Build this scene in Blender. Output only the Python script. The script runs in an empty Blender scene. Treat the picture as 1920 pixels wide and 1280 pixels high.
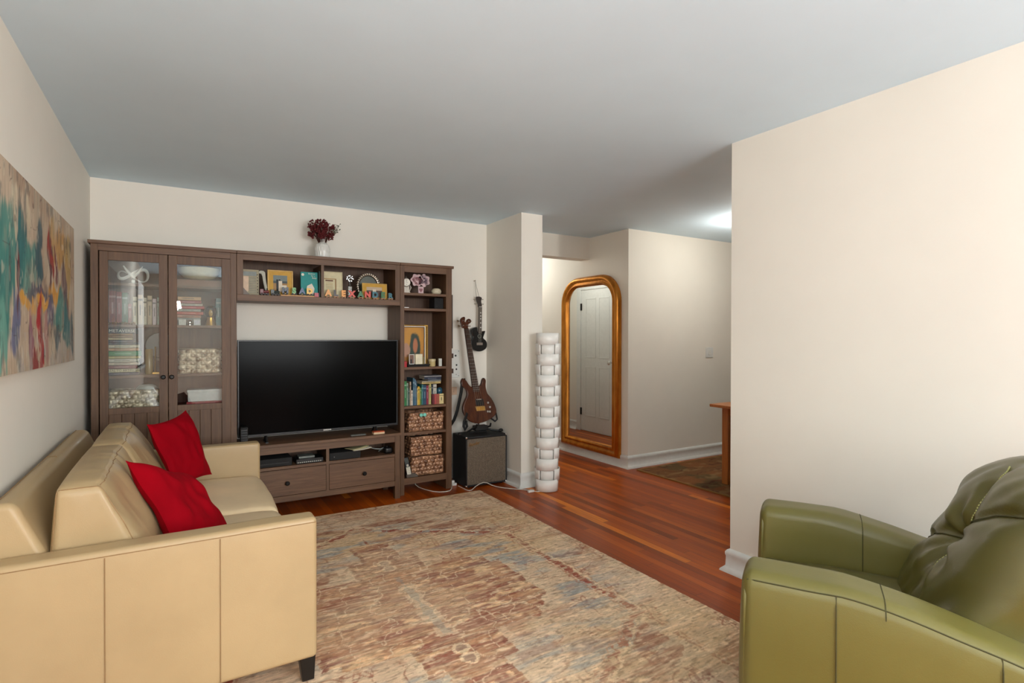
import bpy, math, random
import numpy as np
from mathutils import Vector, Matrix, Euler
random.seed(7)
C = bpy.context.scene.collection
scene = bpy.context.scene
PI = math.pi

# ------------------------------------------------------------------ camera
cam_d = bpy.data.cameras.new('camera')
cam = bpy.data.objects.new('camera', cam_d); C.objects.link(cam)
cam_d.sensor_fit = 'HORIZONTAL'; cam_d.sensor_width = 36.0
cam_d.lens = 36.0 * 1032.65 / 1920.0
cam_d.clip_start = 0.02
cam.location = (0, 0, 1.342)
_y, _p, _r = math.radians(31.148), math.radians(-0.44), math.radians(0.08)
_F = Vector((math.sin(_y)*math.cos(_p), math.cos(_y)*math.cos(_p), math.sin(_p)))
_R = Vector((math.cos(_y), -math.sin(_y), 0)); _U = _R.cross(_F)
_R2 = _R*math.cos(_r) + _U*math.sin(_r); _U2 = -_R*math.sin(_r) + _U*math.cos(_r)
cam.rotation_euler = Matrix((_R2, _U2, -_F)).transposed().to_euler()
scene.camera = cam

# ------------------------------------------------------------------ world, lights, exposure
scene.view_settings.view_transform = 'Standard'
scene.view_settings.look = 'None'
scene.view_settings.exposure = 0.05
scene.view_settings.gamma = 1.0
scene.view_settings.use_curve_mapping = False
w = bpy.data.worlds.new('sky'); scene.world = w; w.use_nodes = True
_bg = w.node_tree.nodes['Background']
_bg.inputs[0].default_value = (0.62, 0.72, 0.85, 1); _bg.inputs[1].default_value = 1.0

def lamp(name, kind, loc, rot, energy, color, **kw):
    d = bpy.data.lights.new(name, kind); d.energy = energy; d.color = color
    for k, v in kw.items(): setattr(d, k, v)
    o = bpy.data.objects.new(name, d); C.objects.link(o); o.location = loc; o.rotation_euler = rot
    return o
ZC = 2.453            # ceiling height
YR0 = -2.70           # rear wall
# daylight through the window in the left wall, behind the photographer
lamp('window_daylight', 'AREA', (-0.50, -1.30, 1.55), (0, -PI/2, 0), 13, (0.97, 0.99, 1.0), shape='RECTANGLE', size=1.25, size_y=1.45)
# the photographer's flash, bounced off the ceiling behind the camera
# daylight through the wide rear window
lamp('rear_daylight', 'AREA', (1.68, YR0+.02, 1.55), (PI/2, 0, 0), 150, (0.95, 0.985, 1.0), shape='RECTANGLE', size=1.76, size_y=1.3)
lamp('bounce_flash', 'AREA', (-0.06, -0.25, 1.80), (PI-.75, 0, -.15), 19, (1.0, 0.98, 0.95), shape='SQUARE', size=0.16)
# direct spill of the same flash
lamp('flash_spill', 'POINT', (-0.06, -0.20, 1.76), (0, 0, 0), 6, (1.0, 0.975, 0.93), shadow_soft_size=0.06)

# ------------------------------------------------------------------ helpers
def lin(c):
    c = c/255.0
    return c/12.92 if c <= 0.04045 else ((c+0.055)/1.055)**2.4
def rgb(r, g, b): return (lin(r), lin(g), lin(b), 1.0)

class MB:
    """collects faces for ONE mesh object"""
    def __init__(s): s.v = []; s.f = []; s.m = []
    def add(s, vs, fs, mi=0):
        o = len(s.v); s.v += [tuple(p) for p in vs]
        for q in fs: s.f.append(tuple(i+o for i in q)); s.m.append(mi)
        return s
    def box(s, x0, x1, y0, y1, z0, z1, mi=0):
        return s.add([(x0,y0,z0),(x1,y0,z0),(x1,y1,z0),(x0,y1,z0),(x0,y0,z1),(x1,y0,z1),(x1,y1,z1),(x0,y1,z1)],
            [(0,3,2,1),(4,5,6,7),(0,1,5,4),(1,2,6,5),(2,3,7,6),(3,0,4,7)], mi)
    def prism(s, pts, a, b, axis='y', mi=0):
        """extrude a polygon; axis y: pts are (x,z); axis x: (y,z); axis z: (x,y)"""
        n = len(pts)
        def P(p, t):
            return (p[0], t, p[1]) if axis == 'y' else ((t, p[0], p[1]) if axis == 'x' else (p[0], p[1], t))
        vs = [P(p, a) for p in pts] + [P(p, b) for p in pts]
        fs = [tuple(range(n)), tuple(range(2*n-1, n-1, -1))] + [(i, i+n, (i+1) % n + n, (i+1) % n) for i in range(n)]
        return s.add(vs, fs, mi)
    def ring(s, outer, inner, a, b, axis='y', mi=0):
        n = len(outer)
        def P(p, t):
            return (p[0], t, p[1]) if axis == 'y' else ((t, p[0], p[1]) if axis == 'x' else (p[0], p[1], t))
        vs = [P(p, a) for p in outer] + [P(p, a) for p in inner] + [P(p, b) for p in outer] + [P(p, b) for p in inner]
        fs = []
        for i in range(n):
            j = (i+1) % n
            fs += [(i, j, n+j, n+i), (2*n+i, 3*n+i, 3*n+j, 2*n+j), (i, 2*n+i, 2*n+j, j), (n+i, n+j, 3*n+j, 3*n+i)]
        return s.add(vs, fs, mi)
    def lathe(s, prof, c=(0,0,0), n=24, mi=0, axis='z', a0=0, a1=2*PI, caps=True):
        full = abs(a1-a0-2*PI) < 1e-6; m = n if full else n+1
        vs = []
        for r, z in prof:
            for i in range(m):
                a = a0+(a1-a0)*i/n; x, y = r*math.cos(a), r*math.sin(a)
                p = (x, y, z) if axis == 'z' else ((x, z, y) if axis == 'y' else (z, x, y))
                vs.append((c[0]+p[0], c[1]+p[1], c[2]+p[2]))
        fs = []
        for k in range(len(prof)-1):
            for i in range(n):
                j = (i+1) % m
                fs.append((k*m+i, k*m+j, (k+1)*m+j, (k+1)*m+i))
        if caps and full:
            fs.append(tuple(range(m-1, -1, -1))); fs.append(tuple((len(prof)-1)*m+i for i in range(m)))
        return s.add(vs, fs, mi)
    def tube(s, pts, r, n=8, mi=0, closed=False, flat=1.0):
        P = [Vector(p) for p in pts]; N = len(P); vs = []
        up = None
        for i in range(N):
            a = P[(i-1) % N] if (closed or i > 0) else P[i]; b = P[(i+1) % N] if (closed or i < N-1) else P[i]
            t = (b-a).normalized()
            if up is None:
                up = Vector((0,0,1)) if abs(t.z) < .9 else Vector((1,0,0))
            u = (up - t*up.dot(t)).normalized(); w_ = t.cross(u); up = u
            rr = r[i] if isinstance(r, (list, tuple)) else r
            for k in range(n):
                an = 2*PI*k/n
                vs.append(P[i] + u*(rr*math.cos(an)) + w_*(rr*flat*math.sin(an)))
        fs = []
        for i in range(N if closed else N-1):
            j = (i+1) % N
            for k in range(n):
                l = (k+1) % n
                fs.append((i*n+k, i*n+l, j*n+l, j*n+k))
        if not closed:
            fs.append(tuple(range(n-1, -1, -1))); fs.append(tuple((N-1)*n+k for k in range(n)))
        return s.add(vs, fs, mi)
    def sph(s, c, r, n=10, mi=0, sc=(1,1,1)):
        vs = [(c[0], c[1], c[2]-r*sc[2])]; fs = []
        m = max(3, n//2)
        for k in range(1, m):
            ph = -PI/2+PI*k/m
            for i in range(n):
                a = 2*PI*i/n
                vs.append((c[0]+r*sc[0]*math.cos(ph)*math.cos(a), c[1]+r*sc[1]*math.cos(ph)*math.sin(a), c[2]+r*sc[2]*math.sin(ph)))
        vs.append((c[0], c[1], c[2]+r*sc[2])); L = len(vs)-1
        for i in range(n):
            j = (i+1) % n
            fs.append((0, 1+j, 1+i)); fs.append((L, 1+(m-2)*n+i, 1+(m-2)*n+j))
            for k in range(m-2):
                fs.append((1+k*n+i, 1+k*n+j, 1+(k+1)*n+j, 1+(k+1)*n+i))
        return s.add(vs, fs, mi)
    def rbox(s, c, h, r, n=(8,8,8), fn=None, mi=0):
        """rounded box: centre, half sizes, corner radius; fn deforms each world point"""
        r = min(r, min(h)*0.999) if not isinstance(r, (tuple, list)) else r
        rr = r if isinstance(r, (tuple, list)) else (r, r, r)
        def axis(hh, r_, n_):
            k = 3
            e = [hh - r_ + r_*math.tan(PI/4*i/k) for i in range(k+1)]
            core = np.linspace(-(hh-r_), hh-r_, max(2, n_+1))
            return [-v for v in reversed(e)][:-1] + list(core) + e[1:]
        ax = [axis(h[i], rr[i], n[i]) for i in range(3)]
        idx = {}; vs = []
        def V(i, j, k):
            key = (i, j, k)
            if key in idx: return idx[key]
            p = [ax[0][i], ax[1][j], ax[2][k]]
            q = [max(-(h[t]-rr[t]), min(h[t]-rr[t], p[t])) for t in range(3)]
            d = [(p[t]-q[t])/rr[t] for t in range(3)]
            L = math.sqrt(sum(x*x for x in d))
            if L > 1e-9: pp = [q[t]+d[t]/L*rr[t] for t in range(3)]
            else: pp = p
            pp = Vector((pp[0]+c[0], pp[1]+c[1], pp[2]+c[2]))
            if fn: pp = fn(pp)
            idx[key] = len(vs); vs.append(pp); return idx[key]
        A, B, D = len(ax[0])-1, len(ax[1])-1, len(ax[2])-1; fs = []
        for i in range(A):
            for j in range(B):
                fs.append((V(i,j,0), V(i,j+1,0), V(i+1,j+1,0), V(i+1,j,0)))
                fs.append((V(i,j,D), V(i+1,j,D), V(i+1,j+1,D), V(i,j+1,D)))
        for i in range(A):
            for k in range(D):
                fs.append((V(i,0,k), V(i+1,0,k), V(i+1,0,k+1), V(i,0,k+1)))
                fs.append((V(i,B,k), V(i,B,k+1), V(i+1,B,k+1), V(i+1,B,k)))
        for j in range(B):
            for k in range(D):
                fs.append((V(0,j,k), V(0,j,k+1), V(0,j+1,k+1), V(0,j+1,k)))
                fs.append((V(A,j,k), V(A,j+1,k), V(A,j+1,k+1), V(A,j,k+1)))
        return s.add(vs, fs, mi)
    def grid(s, nu, nv, fn, mi=0, flip=False):
        vs = [fn(i/nu, j/nv) for j in range(nv+1) for i in range(nu+1)]
        fs = []
        for j in range(nv):
            for i in range(nu):
                a = j*(nu+1)+i; q = (a, a+1, a+nu+2, a+nu+1)
                fs.append(q[::-1] if flip else q)
        return s.add(vs, fs, mi)
    def xf(s, M):
        s.v = [tuple(M @ Vector(p)) for p in s.v]; return s

def surf(c, h, r, p, fn=None):
    """the point of a rounded box (see rbox) that belongs to cube point p"""
    r = r if isinstance(r, (tuple, list)) else (min(r, min(h)*0.999),)*3
    q = [max(-(h[t]-r[t]), min(h[t]-r[t], p[t])) for t in range(3)]; d = [(p[t]-q[t])/r[t] for t in range(3)]
    L = math.sqrt(sum(x*x for x in d)) or 1
    pp = Vector([c[t]+q[t]+d[t]/L*r[t] for t in range(3)])
    return fn(pp) if fn else pp

def build(name, mb, mats, parent=None, world=True, bevel=0, seg=2, smooth=35, sub=0, solid=0):
    """links mb as ONE mesh object; world=True: the vertices are world coordinates, re-expressed in the parent's frame"""
    me = bpy.data.meshes.new(name)
    vs = mb.v
    if parent is not None and world:
        root = parent; M = Matrix.Identity(4)
        chain = []
        while root is not None: chain.append(root); root = root.parent
        for o in reversed(chain): M = M @ Matrix.LocRotScale(o.location, o.rotation_euler, o.scale)
        Mi = M.inverted(); vs = [tuple(Mi @ Vector(p)) for p in vs]
    me.from_pydata(vs, [], mb.f)
    if not isinstance(mats, (list, tuple)): mats = [mats]
    for m in mats: me.materials.append(m)
    if len(mats) > 1: me.polygons.foreach_set('material_index', mb.m)
    if smooth:
        me.polygons.foreach_set('use_smooth', [True]*len(me.polygons))
        me.update()
        try: me.set_sharp_from_angle(angle=math.radians(smooth))
        except Exception: pass
    me.update()
    o = bpy.data.objects.new(name, me); C.objects.link(o)
    if parent is not None: o.parent = parent
    if solid:
        md = o.modifiers.new('thickness', 'SOLIDIFY'); md.thickness = solid; md.offset = 0
    if bevel:
        md = o.modifiers.new('bevel', 'BEVEL'); md.width = bevel; md.segments = seg; md.limit_method = 'ANGLE'; md.angle_limit = math.radians(40)
        try: md.harden_normals = False
        except Exception: pass
    if sub:
        md = o.modifiers.new('subdivision', 'SUBSURF'); md.levels = sub; md.render_levels = sub
    return o
def tag(o, label, cat, group=None):
    o['label'] = label; o['category'] = cat
    if group: o['group'] = group
    return o
def thing(name, label, cat, loc=(0,0,0), rz=0, group=None):
    o = bpy.data.objects.new(name, None); C.objects.link(o); o.empty_display_size = 0.1
    o.location = loc; o.rotation_euler = (0, 0, rz)
    return tag(o, label, cat, group)
def recentre(o, p):
    """move a one-mesh thing's origin to p without moving the mesh"""
    o.data.transform(Matrix.Translation((-p[0], -p[1], -p[2]))); o.location = p
    return o
def single(name, mb, mats, label, cat, base=None, group=None, **kw):
    o = build(name, mb, mats, None, **kw); tag(o, label, cat, group)
    if base is None:
        xs = [p[0] for p in mb.v]; ys = [p[1] for p in mb.v]; zs = [p[2] for p in mb.v]
        base = ((min(xs)+max(xs))/2, (min(ys)+max(ys))/2, min(zs))
    return recentre(o, base)
def struct(name, mb, mats, parent=None, **kw):
    o = build(name, mb, mats, parent, **kw)
    if parent is None: o['kind'] = 'structure'
    return o
def text(name, body, size, loc, rot, mat, parent, extrude=0.001, align='CENTER', shear=0, bold=0):
    cu = bpy.data.curves.new(name, 'FONT'); cu.body = body; cu.size = size; cu.extrude = extrude
    cu.align_x = align; cu.align_y = 'CENTER'; cu.materials.append(mat); cu.shear = shear; cu.offset = bold
    cu.resolution_u = 3
    tmp = bpy.data.objects.new(name, cu); C.objects.link(tmp)
    me = bpy.data.meshes.new_from_object(tmp.evaluated_get(bpy.context.evaluated_depsgraph_get()))
    bpy.data.objects.remove(tmp); bpy.data.curves.remove(cu); me.name = name
    if not me.materials: me.materials.append(mat)
    o = bpy.data.objects.new(name, me); C.objects.link(o)
    if parent is not None:
        o.parent = parent; M = Matrix.LocRotScale(parent.location, parent.rotation_euler, parent.scale)
        pp = parent.parent
        while pp is not None:
            M = Matrix.LocRotScale(pp.location, pp.rotation_euler, pp.scale) @ M; pp = pp.parent
        L = M.inverted() @ Matrix.LocRotScale(Vector(loc), Euler(rot), None)
        o.location = L.to_translation(); o.rotation_euler = L.to_euler()
    else: o.location = loc; o.rotation_euler = rot
    return o

# ------------------------------------------------------------------ materials
_mc = {}
def nodes(name):
    m = bpy.data.materials.new(name); m.use_nodes = True
    nt = m.node_tree; return m, nt, nt.nodes['Principled BSDF']
def N(nt, t, **kw):
    n = nt.nodes.new(t)
    for k, v in kw.items():
        if k in n.inputs.keys() if isinstance(k, str) else False: n.inputs[k].default_value = v
        else: setattr(n, k, v)
    return n
def coords(nt, scale=(1,1,1), rot=(0,0,0), kind='Object'):
    tc = nt.nodes.new('ShaderNodeTexCoord'); mp = nt.nodes.new('ShaderNodeMapping')
    mp.inputs['Scale'].default_value = scale; mp.inputs['Rotation'].default_value = rot
    nt.links.new(tc.outputs[kind], mp.inputs[0]); return mp.outputs[0]
def ramp(nt, src, stops):
    r = nt.nodes.new('ShaderNodeValToRGB'); e = r.color_ramp.elements
    while len(e) < len(stops): e.new(0.5)
    for i, (p, c) in enumerate(stops): e[i].position = p; e[i].color = c
    nt.links.new(src, r.inputs[0]); return r.outputs[0]
def noise(nt, vec, scale, detail=3, rough=.5, dist=0):
    n = nt.nodes.new('ShaderNodeTexNoise'); n.inputs['Scale'].default_value = scale
    n.inputs['Detail'].default_value = detail; n.inputs['Roughness'].default_value = rough; n.inputs['Distortion'].default_value = dist
    nt.links.new(vec, n.inputs['Vector']); return n.outputs['Fac']
def bump(nt, b, h, strength, dist=.002):
    n = nt.nodes.new('ShaderNodeBump'); n.inputs['Strength'].default_value = strength; n.inputs['Distance'].default_value = dist
    nt.links.new(h, n.inputs['Height']); nt.links.new(n.outputs[0], b.inputs['Normal'])
def mixc(nt, fac, a, b, mode='MIX'):
    n = nt.nodes.new('ShaderNodeMix'); n.data_type = 'RGBA'; n.blend_type = mode
    if isinstance(fac, (int, float)): n.inputs[0].default_value = fac
    else: nt.links.new(fac, n.inputs[0])
    for k, v in ((6, a), (7, b)):
        if isinstance(v, tuple): n.inputs[k].default_value = v
        else: nt.links.new(v, n.inputs[k])
    return n.outputs[2]
def mth(nt, op, a, b=None, c=None):
    n = nt.nodes.new('ShaderNodeMath'); n.operation = op
    for i, v in enumerate((a, b, c)):
        if v is None: continue
        if isinstance(v, (int, float)): n.inputs[i].default_value = v
        else: nt.links.new(v, n.inputs[i])
    return n.outputs[0]
def sc_(c, k): return (c[0]*k, c[1]*k, c[2]*k, 1)
def plain(name, c, rough=.5, metal=0, var=.08, nscale=30, bmp=.05, spec=.5, coat=0):
    """one colour, broken up by a little procedural noise"""
    if name in _mc: return _mc[name]
    m, nt, b = nodes(name); v = coords(nt); f = noise(nt, v, nscale, 3)
    col = ramp(nt, f, [(.3, sc_(c, 1-var)), (.7, sc_(c, 1+var))]); nt.links.new(col, b.inputs['Base Color'])
    b.inputs['Roughness'].default_value = rough; b.inputs['Metallic'].default_value = metal
    b.inputs['Specular IOR Level'].default_value = spec; b.inputs['Coat Weight'].default_value = coat
    if bmp: bump(nt, b, f, bmp)
    _mc[name] = m; return m
def wood(name, c1, c2, axis='z', rough=.52, scale=1.0, bmp=.12):
    if name in _mc: return _mc[name]
    m, nt, b = nodes(name)
    k = {'x': (1.2, 26, 26), 'y': (26, 1.2, 26), 'z': (26, 26, 1.2)}[axis]
    v = coords(nt, tuple(t*scale for t in k)); f = noise(nt, v, 2.2, 6, .62, .8)
    v2 = coords(nt, tuple(t*scale*4 for t in k)); f2 = noise(nt, v2, 3.0, 3, .5)
    g = mth(nt, 'ADD', mth(nt, 'MULTIPLY', f, .75), mth(nt, 'MULTIPLY', f2, .25))
    col = ramp(nt, g, [(.32, c2), (.5, tuple((a+b_)/2 for a, b_ in zip(c1, c2))), (.68, c1)])
    nt.links.new(col, b.inputs['Base Color']); b.inputs['Roughness'].default_value = rough
    bump(nt, b, g, bmp, .0015); _mc[name] = m; return m
def emis(name, c, s):
    m, nt, b = nodes(name); b.inputs['Base Color'].default_value = c
    b.inputs['Emission Color'].default_value = c; b.inputs['Emission Strength'].default_value = s; return m

def wallpaint(name, c, bmp=.08):
    m, nt, b = nodes(name); v = coords(nt); f = noise(nt, v, 1.3, 4, .6); g = noise(nt, v, 140, 2)
    col = ramp(nt, f, [(.25, sc_(c, .965)), (.75, sc_(c, 1.03))]); nt.links.new(col, b.inputs['Base Color'])
    b.inputs['Roughness'].default_value = .62; b.inputs['Specular IOR Level'].default_value = .3
    bump(nt, b, g, bmp, .001); return m
M_wall = wallpaint('cream_wall_paint', (.84, .79, .70, 1))
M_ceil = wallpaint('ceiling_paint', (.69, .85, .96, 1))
M_trim = plain('white_trim_paint', (.74, .74, .70, 1), .35, var=.03, bmp=.02)
M_woodZ = wood('grey_brown_stain_upright', rgb(112, 80, 53), rgb(76, 50, 31), 'z')
M_woodX = wood('grey_brown_stain_level', rgb(118, 85, 58), rgb(82, 54, 35), 'x')
M_woodD = wood('grey_brown_stain_inside', rgb(106, 78, 58), rgb(76, 53, 39), 'z', rough=.6)
M_black = plain('black_plastic', rgb(18, 18, 19), .35, var=.1)
M_blackm = plain('black_matte', rgb(16, 15, 14), .75, var=.2)
M_knob = plain('dark_knob_metal', rgb(32, 30, 29), .35, .6)
M_chrome = plain('chrome', (.75, .75, .74, 1), .2, 1, bmp=0)
M_white = plain('white_plastic', rgb(226, 224, 216), .4, var=.03)
M_gold = plain('gold_metal', rgb(205, 160, 80), .3, .9)
M_paper = plain('paper_pages', rgb(222, 212, 190), .8, var=.08, nscale=80)

# window / cabinet glass: a clear pane that reflects by Fresnel
def glass(name, tint=(1,1,1,1), ior=1.5, boost=2.0, rough=0.0):
    m = bpy.data.materials.new(name); m.use_nodes = True; nt = m.node_tree; nt.nodes.clear()
    out = nt.nodes.new('ShaderNodeOutputMaterial'); tr = nt.nodes.new('ShaderNodeBsdfTransparent'); gl = nt.nodes.new('ShaderNodeBsdfGlossy')
    tr.inputs[0].default_value = tint; gl.inputs['Roughness'].default_value = rough
    fr = nt.nodes.new('ShaderNodeFresnel'); fr.inputs[0].default_value = ior
    f = mth(nt, 'MULTIPLY', fr.outputs[0], boost); mx = nt.nodes.new('ShaderNodeMixShader')
    nt.links.new(f, mx.inputs[0]); nt.links.new(tr.outputs[0], mx.inputs[1]); nt.links.new(gl.outputs[0], mx.inputs[2])
    nt.links.new(mx.outputs[0], out.inputs[0]); return m
M_glass = glass('clear_pane', (.93, .95, .94, 1))

# strip oak floor
def floor_mat():
    m, nt, b = nodes('oak_strip_floor'); v = coords(nt)
    sx = nt.nodes.new('ShaderNodeSeparateXYZ'); nt.links.new(v, sx.inputs[0])
    W = .056
    row = mth(nt, 'FLOOR', mth(nt, 'DIVIDE', sx.outputs[0], W))
    wn = nt.nodes.new('ShaderNodeTexWhiteNoise'); wn.noise_dimensions = '1D'; nt.links.new(row, wn.inputs['W'])
    yy = mth(nt, 'ADD', mth(nt, 'DIVIDE', sx.outputs[1], 1.25), mth(nt, 'MULTIPLY', wn.outputs[0], 7.3))
    seg = mth(nt, 'FLOOR', yy)
    cb = nt.nodes.new('ShaderNodeCombineXYZ'); nt.links.new(row, cb.inputs[0]); nt.links.new(seg, cb.inputs[1])
    w2 = nt.nodes.new('ShaderNodeTexWhiteNoise'); w2.noise_dimensions = '2D'; nt.links.new(cb.outputs[0], w2.inputs['Vector'])
    vg = coords(nt, (38, 2.2, 1)); add = nt.nodes.new('ShaderNodeVectorMath'); add.operation = 'ADD'
    ms = nt.nodes.new('ShaderNodeVectorMath'); ms.operation = 'SCALE'; ms.inputs['Scale'].default_value = 30
    nt.links.new(w2.outputs['Color'], ms.inputs[0]); nt.links.new(vg, add.inputs[0]); nt.links.new(ms.outputs[0], add.inputs[1])
    g = noise(nt, add.outputs[0], 1.6, 6, .6, .6)
    base = ramp(nt, w2.outputs[0], [(.0, rgb(138, 60, 14)), (.3, rgb(162, 70, 14)), (.62, rgb(176, 80, 16)), (.93, rgb(192, 92, 20)), (1, rgb(232, 132, 34))])
    gr = ramp(nt, g, [(.3, (.70, .64, .60, 1)), (.5, (.92, .9, .88, 1)), (.72, (1.08, 1.06, 1.04, 1))])
    col = mixc(nt, 1.0, base, gr, 'MULTIPLY')
    fx = mth(nt, 'FRACT', mth(nt, 'DIVIDE', sx.outputs[0], W)); fy = mth(nt, 'FRACT', yy)
    ex = mth(nt, 'MINIMUM', fx, mth(nt, 'SUBTRACT', 1, fx)); ey = mth(nt, 'MULTIPLY', mth(nt, 'MINIMUM', fy, mth(nt, 'SUBTRACT', 1, fy)), 15)
    e = mth(nt, 'MINIMUM', ex, ey); line = mth(nt, 'LESS_THAN', e, .02)
    col = mixc(nt, mth(nt, 'MULTIPLY', line, .55), col, rgb(48, 24, 14)); nt.links.new(col, b.inputs['Base Color'])
    rr = mth(nt, 'ADD', mth(nt, 'MULTIPLY', g, .22), .22); nt.links.new(rr, b.inputs['Roughness'])
    b.inputs['Specular IOR Level'].default_value = .18
    hh = mth(nt, 'SUBTRACT', mth(nt, 'MULTIPLY', g, .3), mth(nt, 'MULTIPLY', line, 1.0)); bump(nt, b, hh, .15, .001)
    return m
M_floor = floor_mat()

# ------------------------------------------------------------------ the room
XL, YB, XP, YP, XM, YM = -0.528, 4.806, 2.712, 2.056, 3.934, 4.209
XK1, XK2, YK, YH = 2.609, 2.835, 4.158, 4.832
YR = -2.70
struct('floor', MB().box(XL-.2, 6.8, YR-.2, 7.6, -.06, 0), M_floor)
struct('ceiling', MB().box(XL-.2, 6.8, YR-.2, 7.6, ZC, ZC+.08), M_ceil)
# left wall with the window opening behind the camera (y -2.0..-0.6)
wl = MB(); wl.box(XL-.14, XL, -.58, YB+.14, 0, ZC); wl.box(XL-.14, XL, YR-.14, -2.02, 0, ZC)
wl.box(XL-.14, XL, -2.02, -.58, 0, .88); wl.box(XL-.14, XL, -2.02, -.58, 2.22, ZC)
struct('wall_left', wl, M_wall)
wf = MB()
for a in ((-2.02, -1.97), (-.63, -.58), (-1.32, -1.28)): wf.box(XL-.12, XL-.05, a[0], a[1], .88, 2.22)
wf.box(XL-.12, XL-.05, -2.02, -.58, .88, .93); wf.box(XL-.12, XL-.05, -2.02, -.58, 2.17, 2.22); wf.box(XL-.12, XL-.06, -2.0, -.6, 1.53, 1.57)
win = struct('window_1', wf, M_trim, bevel=.004)
build('window_pane', MB().box(XL-.09, XL-.086, -1.97, -.63, .93, 2.17), M_glass, win)
build('window_sill', MB().box(XL-.05, XL+.06, -2.08, -.52, .85, .88), M_trim, win, bevel=.005)
struct('wall_back', MB().box(XL, XK1, YB, YB+.14, 0, ZC), M_wall)
wr = MB(); wr.box(XL, .75, YR-.14, YR, 0, ZC); wr.box(2.62, XP, YR-.14, YR, 0, ZC); wr.box(.75, 2.62, YR-.14, YR, 0, .86); wr.box(.75, 2.62, YR-.14, YR, 2.24, ZC)
struct('wall_rear', wr, M_wall)
wf = MB()
for a in (.75, 1.36, 1.97, 2.57): wf.box(a, a+.05, YR-.12, YR-.05, .86, 2.24)
wf.box(.75, 2.62, YR-.12, YR-.05, .86, .91); wf.box(.75, 2.62, YR-.12, YR-.05, 2.19, 2.24)
win = struct('window_2', wf, M_trim, bevel=.004)
build('window_pane', MB().box(.8, 2.57, YR-.09, YR-.086, .91, 2.19), M_glass, win)
struct('wall_pier', MB().box(XK1, XK2, YK, 7.2, 0, ZC), M_wall)
struct('wall_right', MB().box(XP, XP+.13, YR-.14, YP, 0, ZC), M_wall)
struct('wall_hall', MB().box(XM, XM+.14, YM+.14, 7.2, 0, ZC), M_wall)
struct('wall_dining', MB().box(XM, 6.6, YM, YM+.14, 0, ZC), M_wall)
struct('wall_header', MB().box(XK2, XM, YH, YH+.16, 2.212, ZC), M_wall)
struct('wall_hall_end', MB().box(XK2, XM, 7.06, 7.2, 0, ZC), M_wall)
struct('wall_dining_right', MB().box(6.46, 6.6, -1.2, YM, 0, ZC), M_wall)
struct('wall_dining_front', MB().box(XP+.13, 6.6, -1.34, -1.2, 0, ZC), M_wall)
# baseboards with a flared shoe, profile (offset from wall, z)
BP = [(0, 0), (.042, 0), (.040, .010), (.026, .024), (.018, .032), (.016, .085), (.020, .097), (.020, .110), (.012, .122), (0, .128)]
def baseboard(name, x0, y0, x1, y1, nx, ny, m0=0, m1=0):
    """runs from (x0,y0) to (x1,y1); (nx,ny) points into the room; m=1 mitres an outside corner, m=-1 an inside one"""
    mb = MB(); vs = []; n = len(BP)
    tx, ty = x1-x0, y1-y0; L = math.hypot(tx, ty); tx /= L; ty /= L
    for (px, py, e) in ((x0, y0, -m0), (x1, y1, m1)):
        for d, z in BP: vs.append((px+nx*d+tx*d*e, py+ny*d+ty*d*e, z))
    fs = [tuple(range(n)), tuple(range(2*n-1, n-1, -1))] + [(i, i+n, (i+1) % n+n, (i+1) % n) for i in range(n)]
    mb.add(vs, fs); return struct(name, mb, M_trim, smooth=50)
baseboard('baseboard_left', XL, YR, XL, YB, 1, 0, -1, -1)
baseboard('baseboard_back', 2.09, YB, XK1, YB, 0, -1, 0, -1)
baseboard('baseboard_pier_side', XK1, YK, XK1, YB, -1, 0, 1, -1)
baseboard('baseboard_pier_front', XK1, YK, XK2, YK, 0, -1, 1, 1)
baseboard('baseboard_pier_hall', XK2, YK, XK2, 5.50, 1, 0, 1, 0)
baseboard('baseboard_hall_far', XK2, 6.40, XK2, 7.06, 1, 0, 0, -1)
baseboard('baseboard_right', XP, YR, XP, YP, -1, 0, -1, 1)
baseboard('baseboard_right_end', XP, YP, XP+.13, YP, 0, 1, 1, 1)
baseboard('baseboard_rear', XL, YR, XP, YR, 0, 1, -1, -1)
baseboard('baseboard_hall', XM, YM, XM, 7.06, -1, 0, 1, -1)
baseboard('baseboard_dining', XM, YM, 6.46, YM, 0, -1, 1, -1)
baseboard('baseboard_hall_end', XK2, 7.06, XM, 7.06, 0, -1, -1, -1)
# hall door seen in the mirror
dr = MB()
dr.box(XK2, XK2+.022, 5.50, 5.59, 0, 2.10); dr.box(XK2, XK2+.022, 6.31, 6.40, 0, 2.10); dr.box(XK2, XK2+.022, 5.59, 6.31, 2.02, 2.10)
door = struct('door_1', dr, M_trim, bevel=.004)
dl = MB(); dl.box(XK2+.001, XK2+.012, 5.592, 6.308, .01, 2.018)
for z0, z1 in ((.22, .93), (1.05, 1.90)):
    for y0, y1 in ((5.69, 5.92), (5.98, 6.21)):
        o_ = [(y0, z0), (y1, z0), (y1, z1), (y0, z1)]; i_ = [(y0+.02, z0+.02), (y1-.02, z0+.02), (y1-.02, z1-.02), (y0+.02, z1-.02)]
        dl.ring(o_, i_, XK2+.012, XK2+.0155, 'x')
leaf = build('door_leaf', dl, M_trim, door, bevel=.002)
for z in (.28, 1.78):
    build('hinge', MB().box(XK2+.012, XK2+.024, 6.285, 6.315, z-.05, z+.05), M_knob, door)
kn = MB(); kn.lathe([(.012, 0), (.012, .03), (.028, .045), (.028, .065), (.012, .075)], (XK2+.012, 5.64, 1.0), 16, axis='x')
build('door_knob', kn, M_chrome, door)
# ================================================================== media wall furniture
YF = 4.461     # front plane of the tall units
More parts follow.
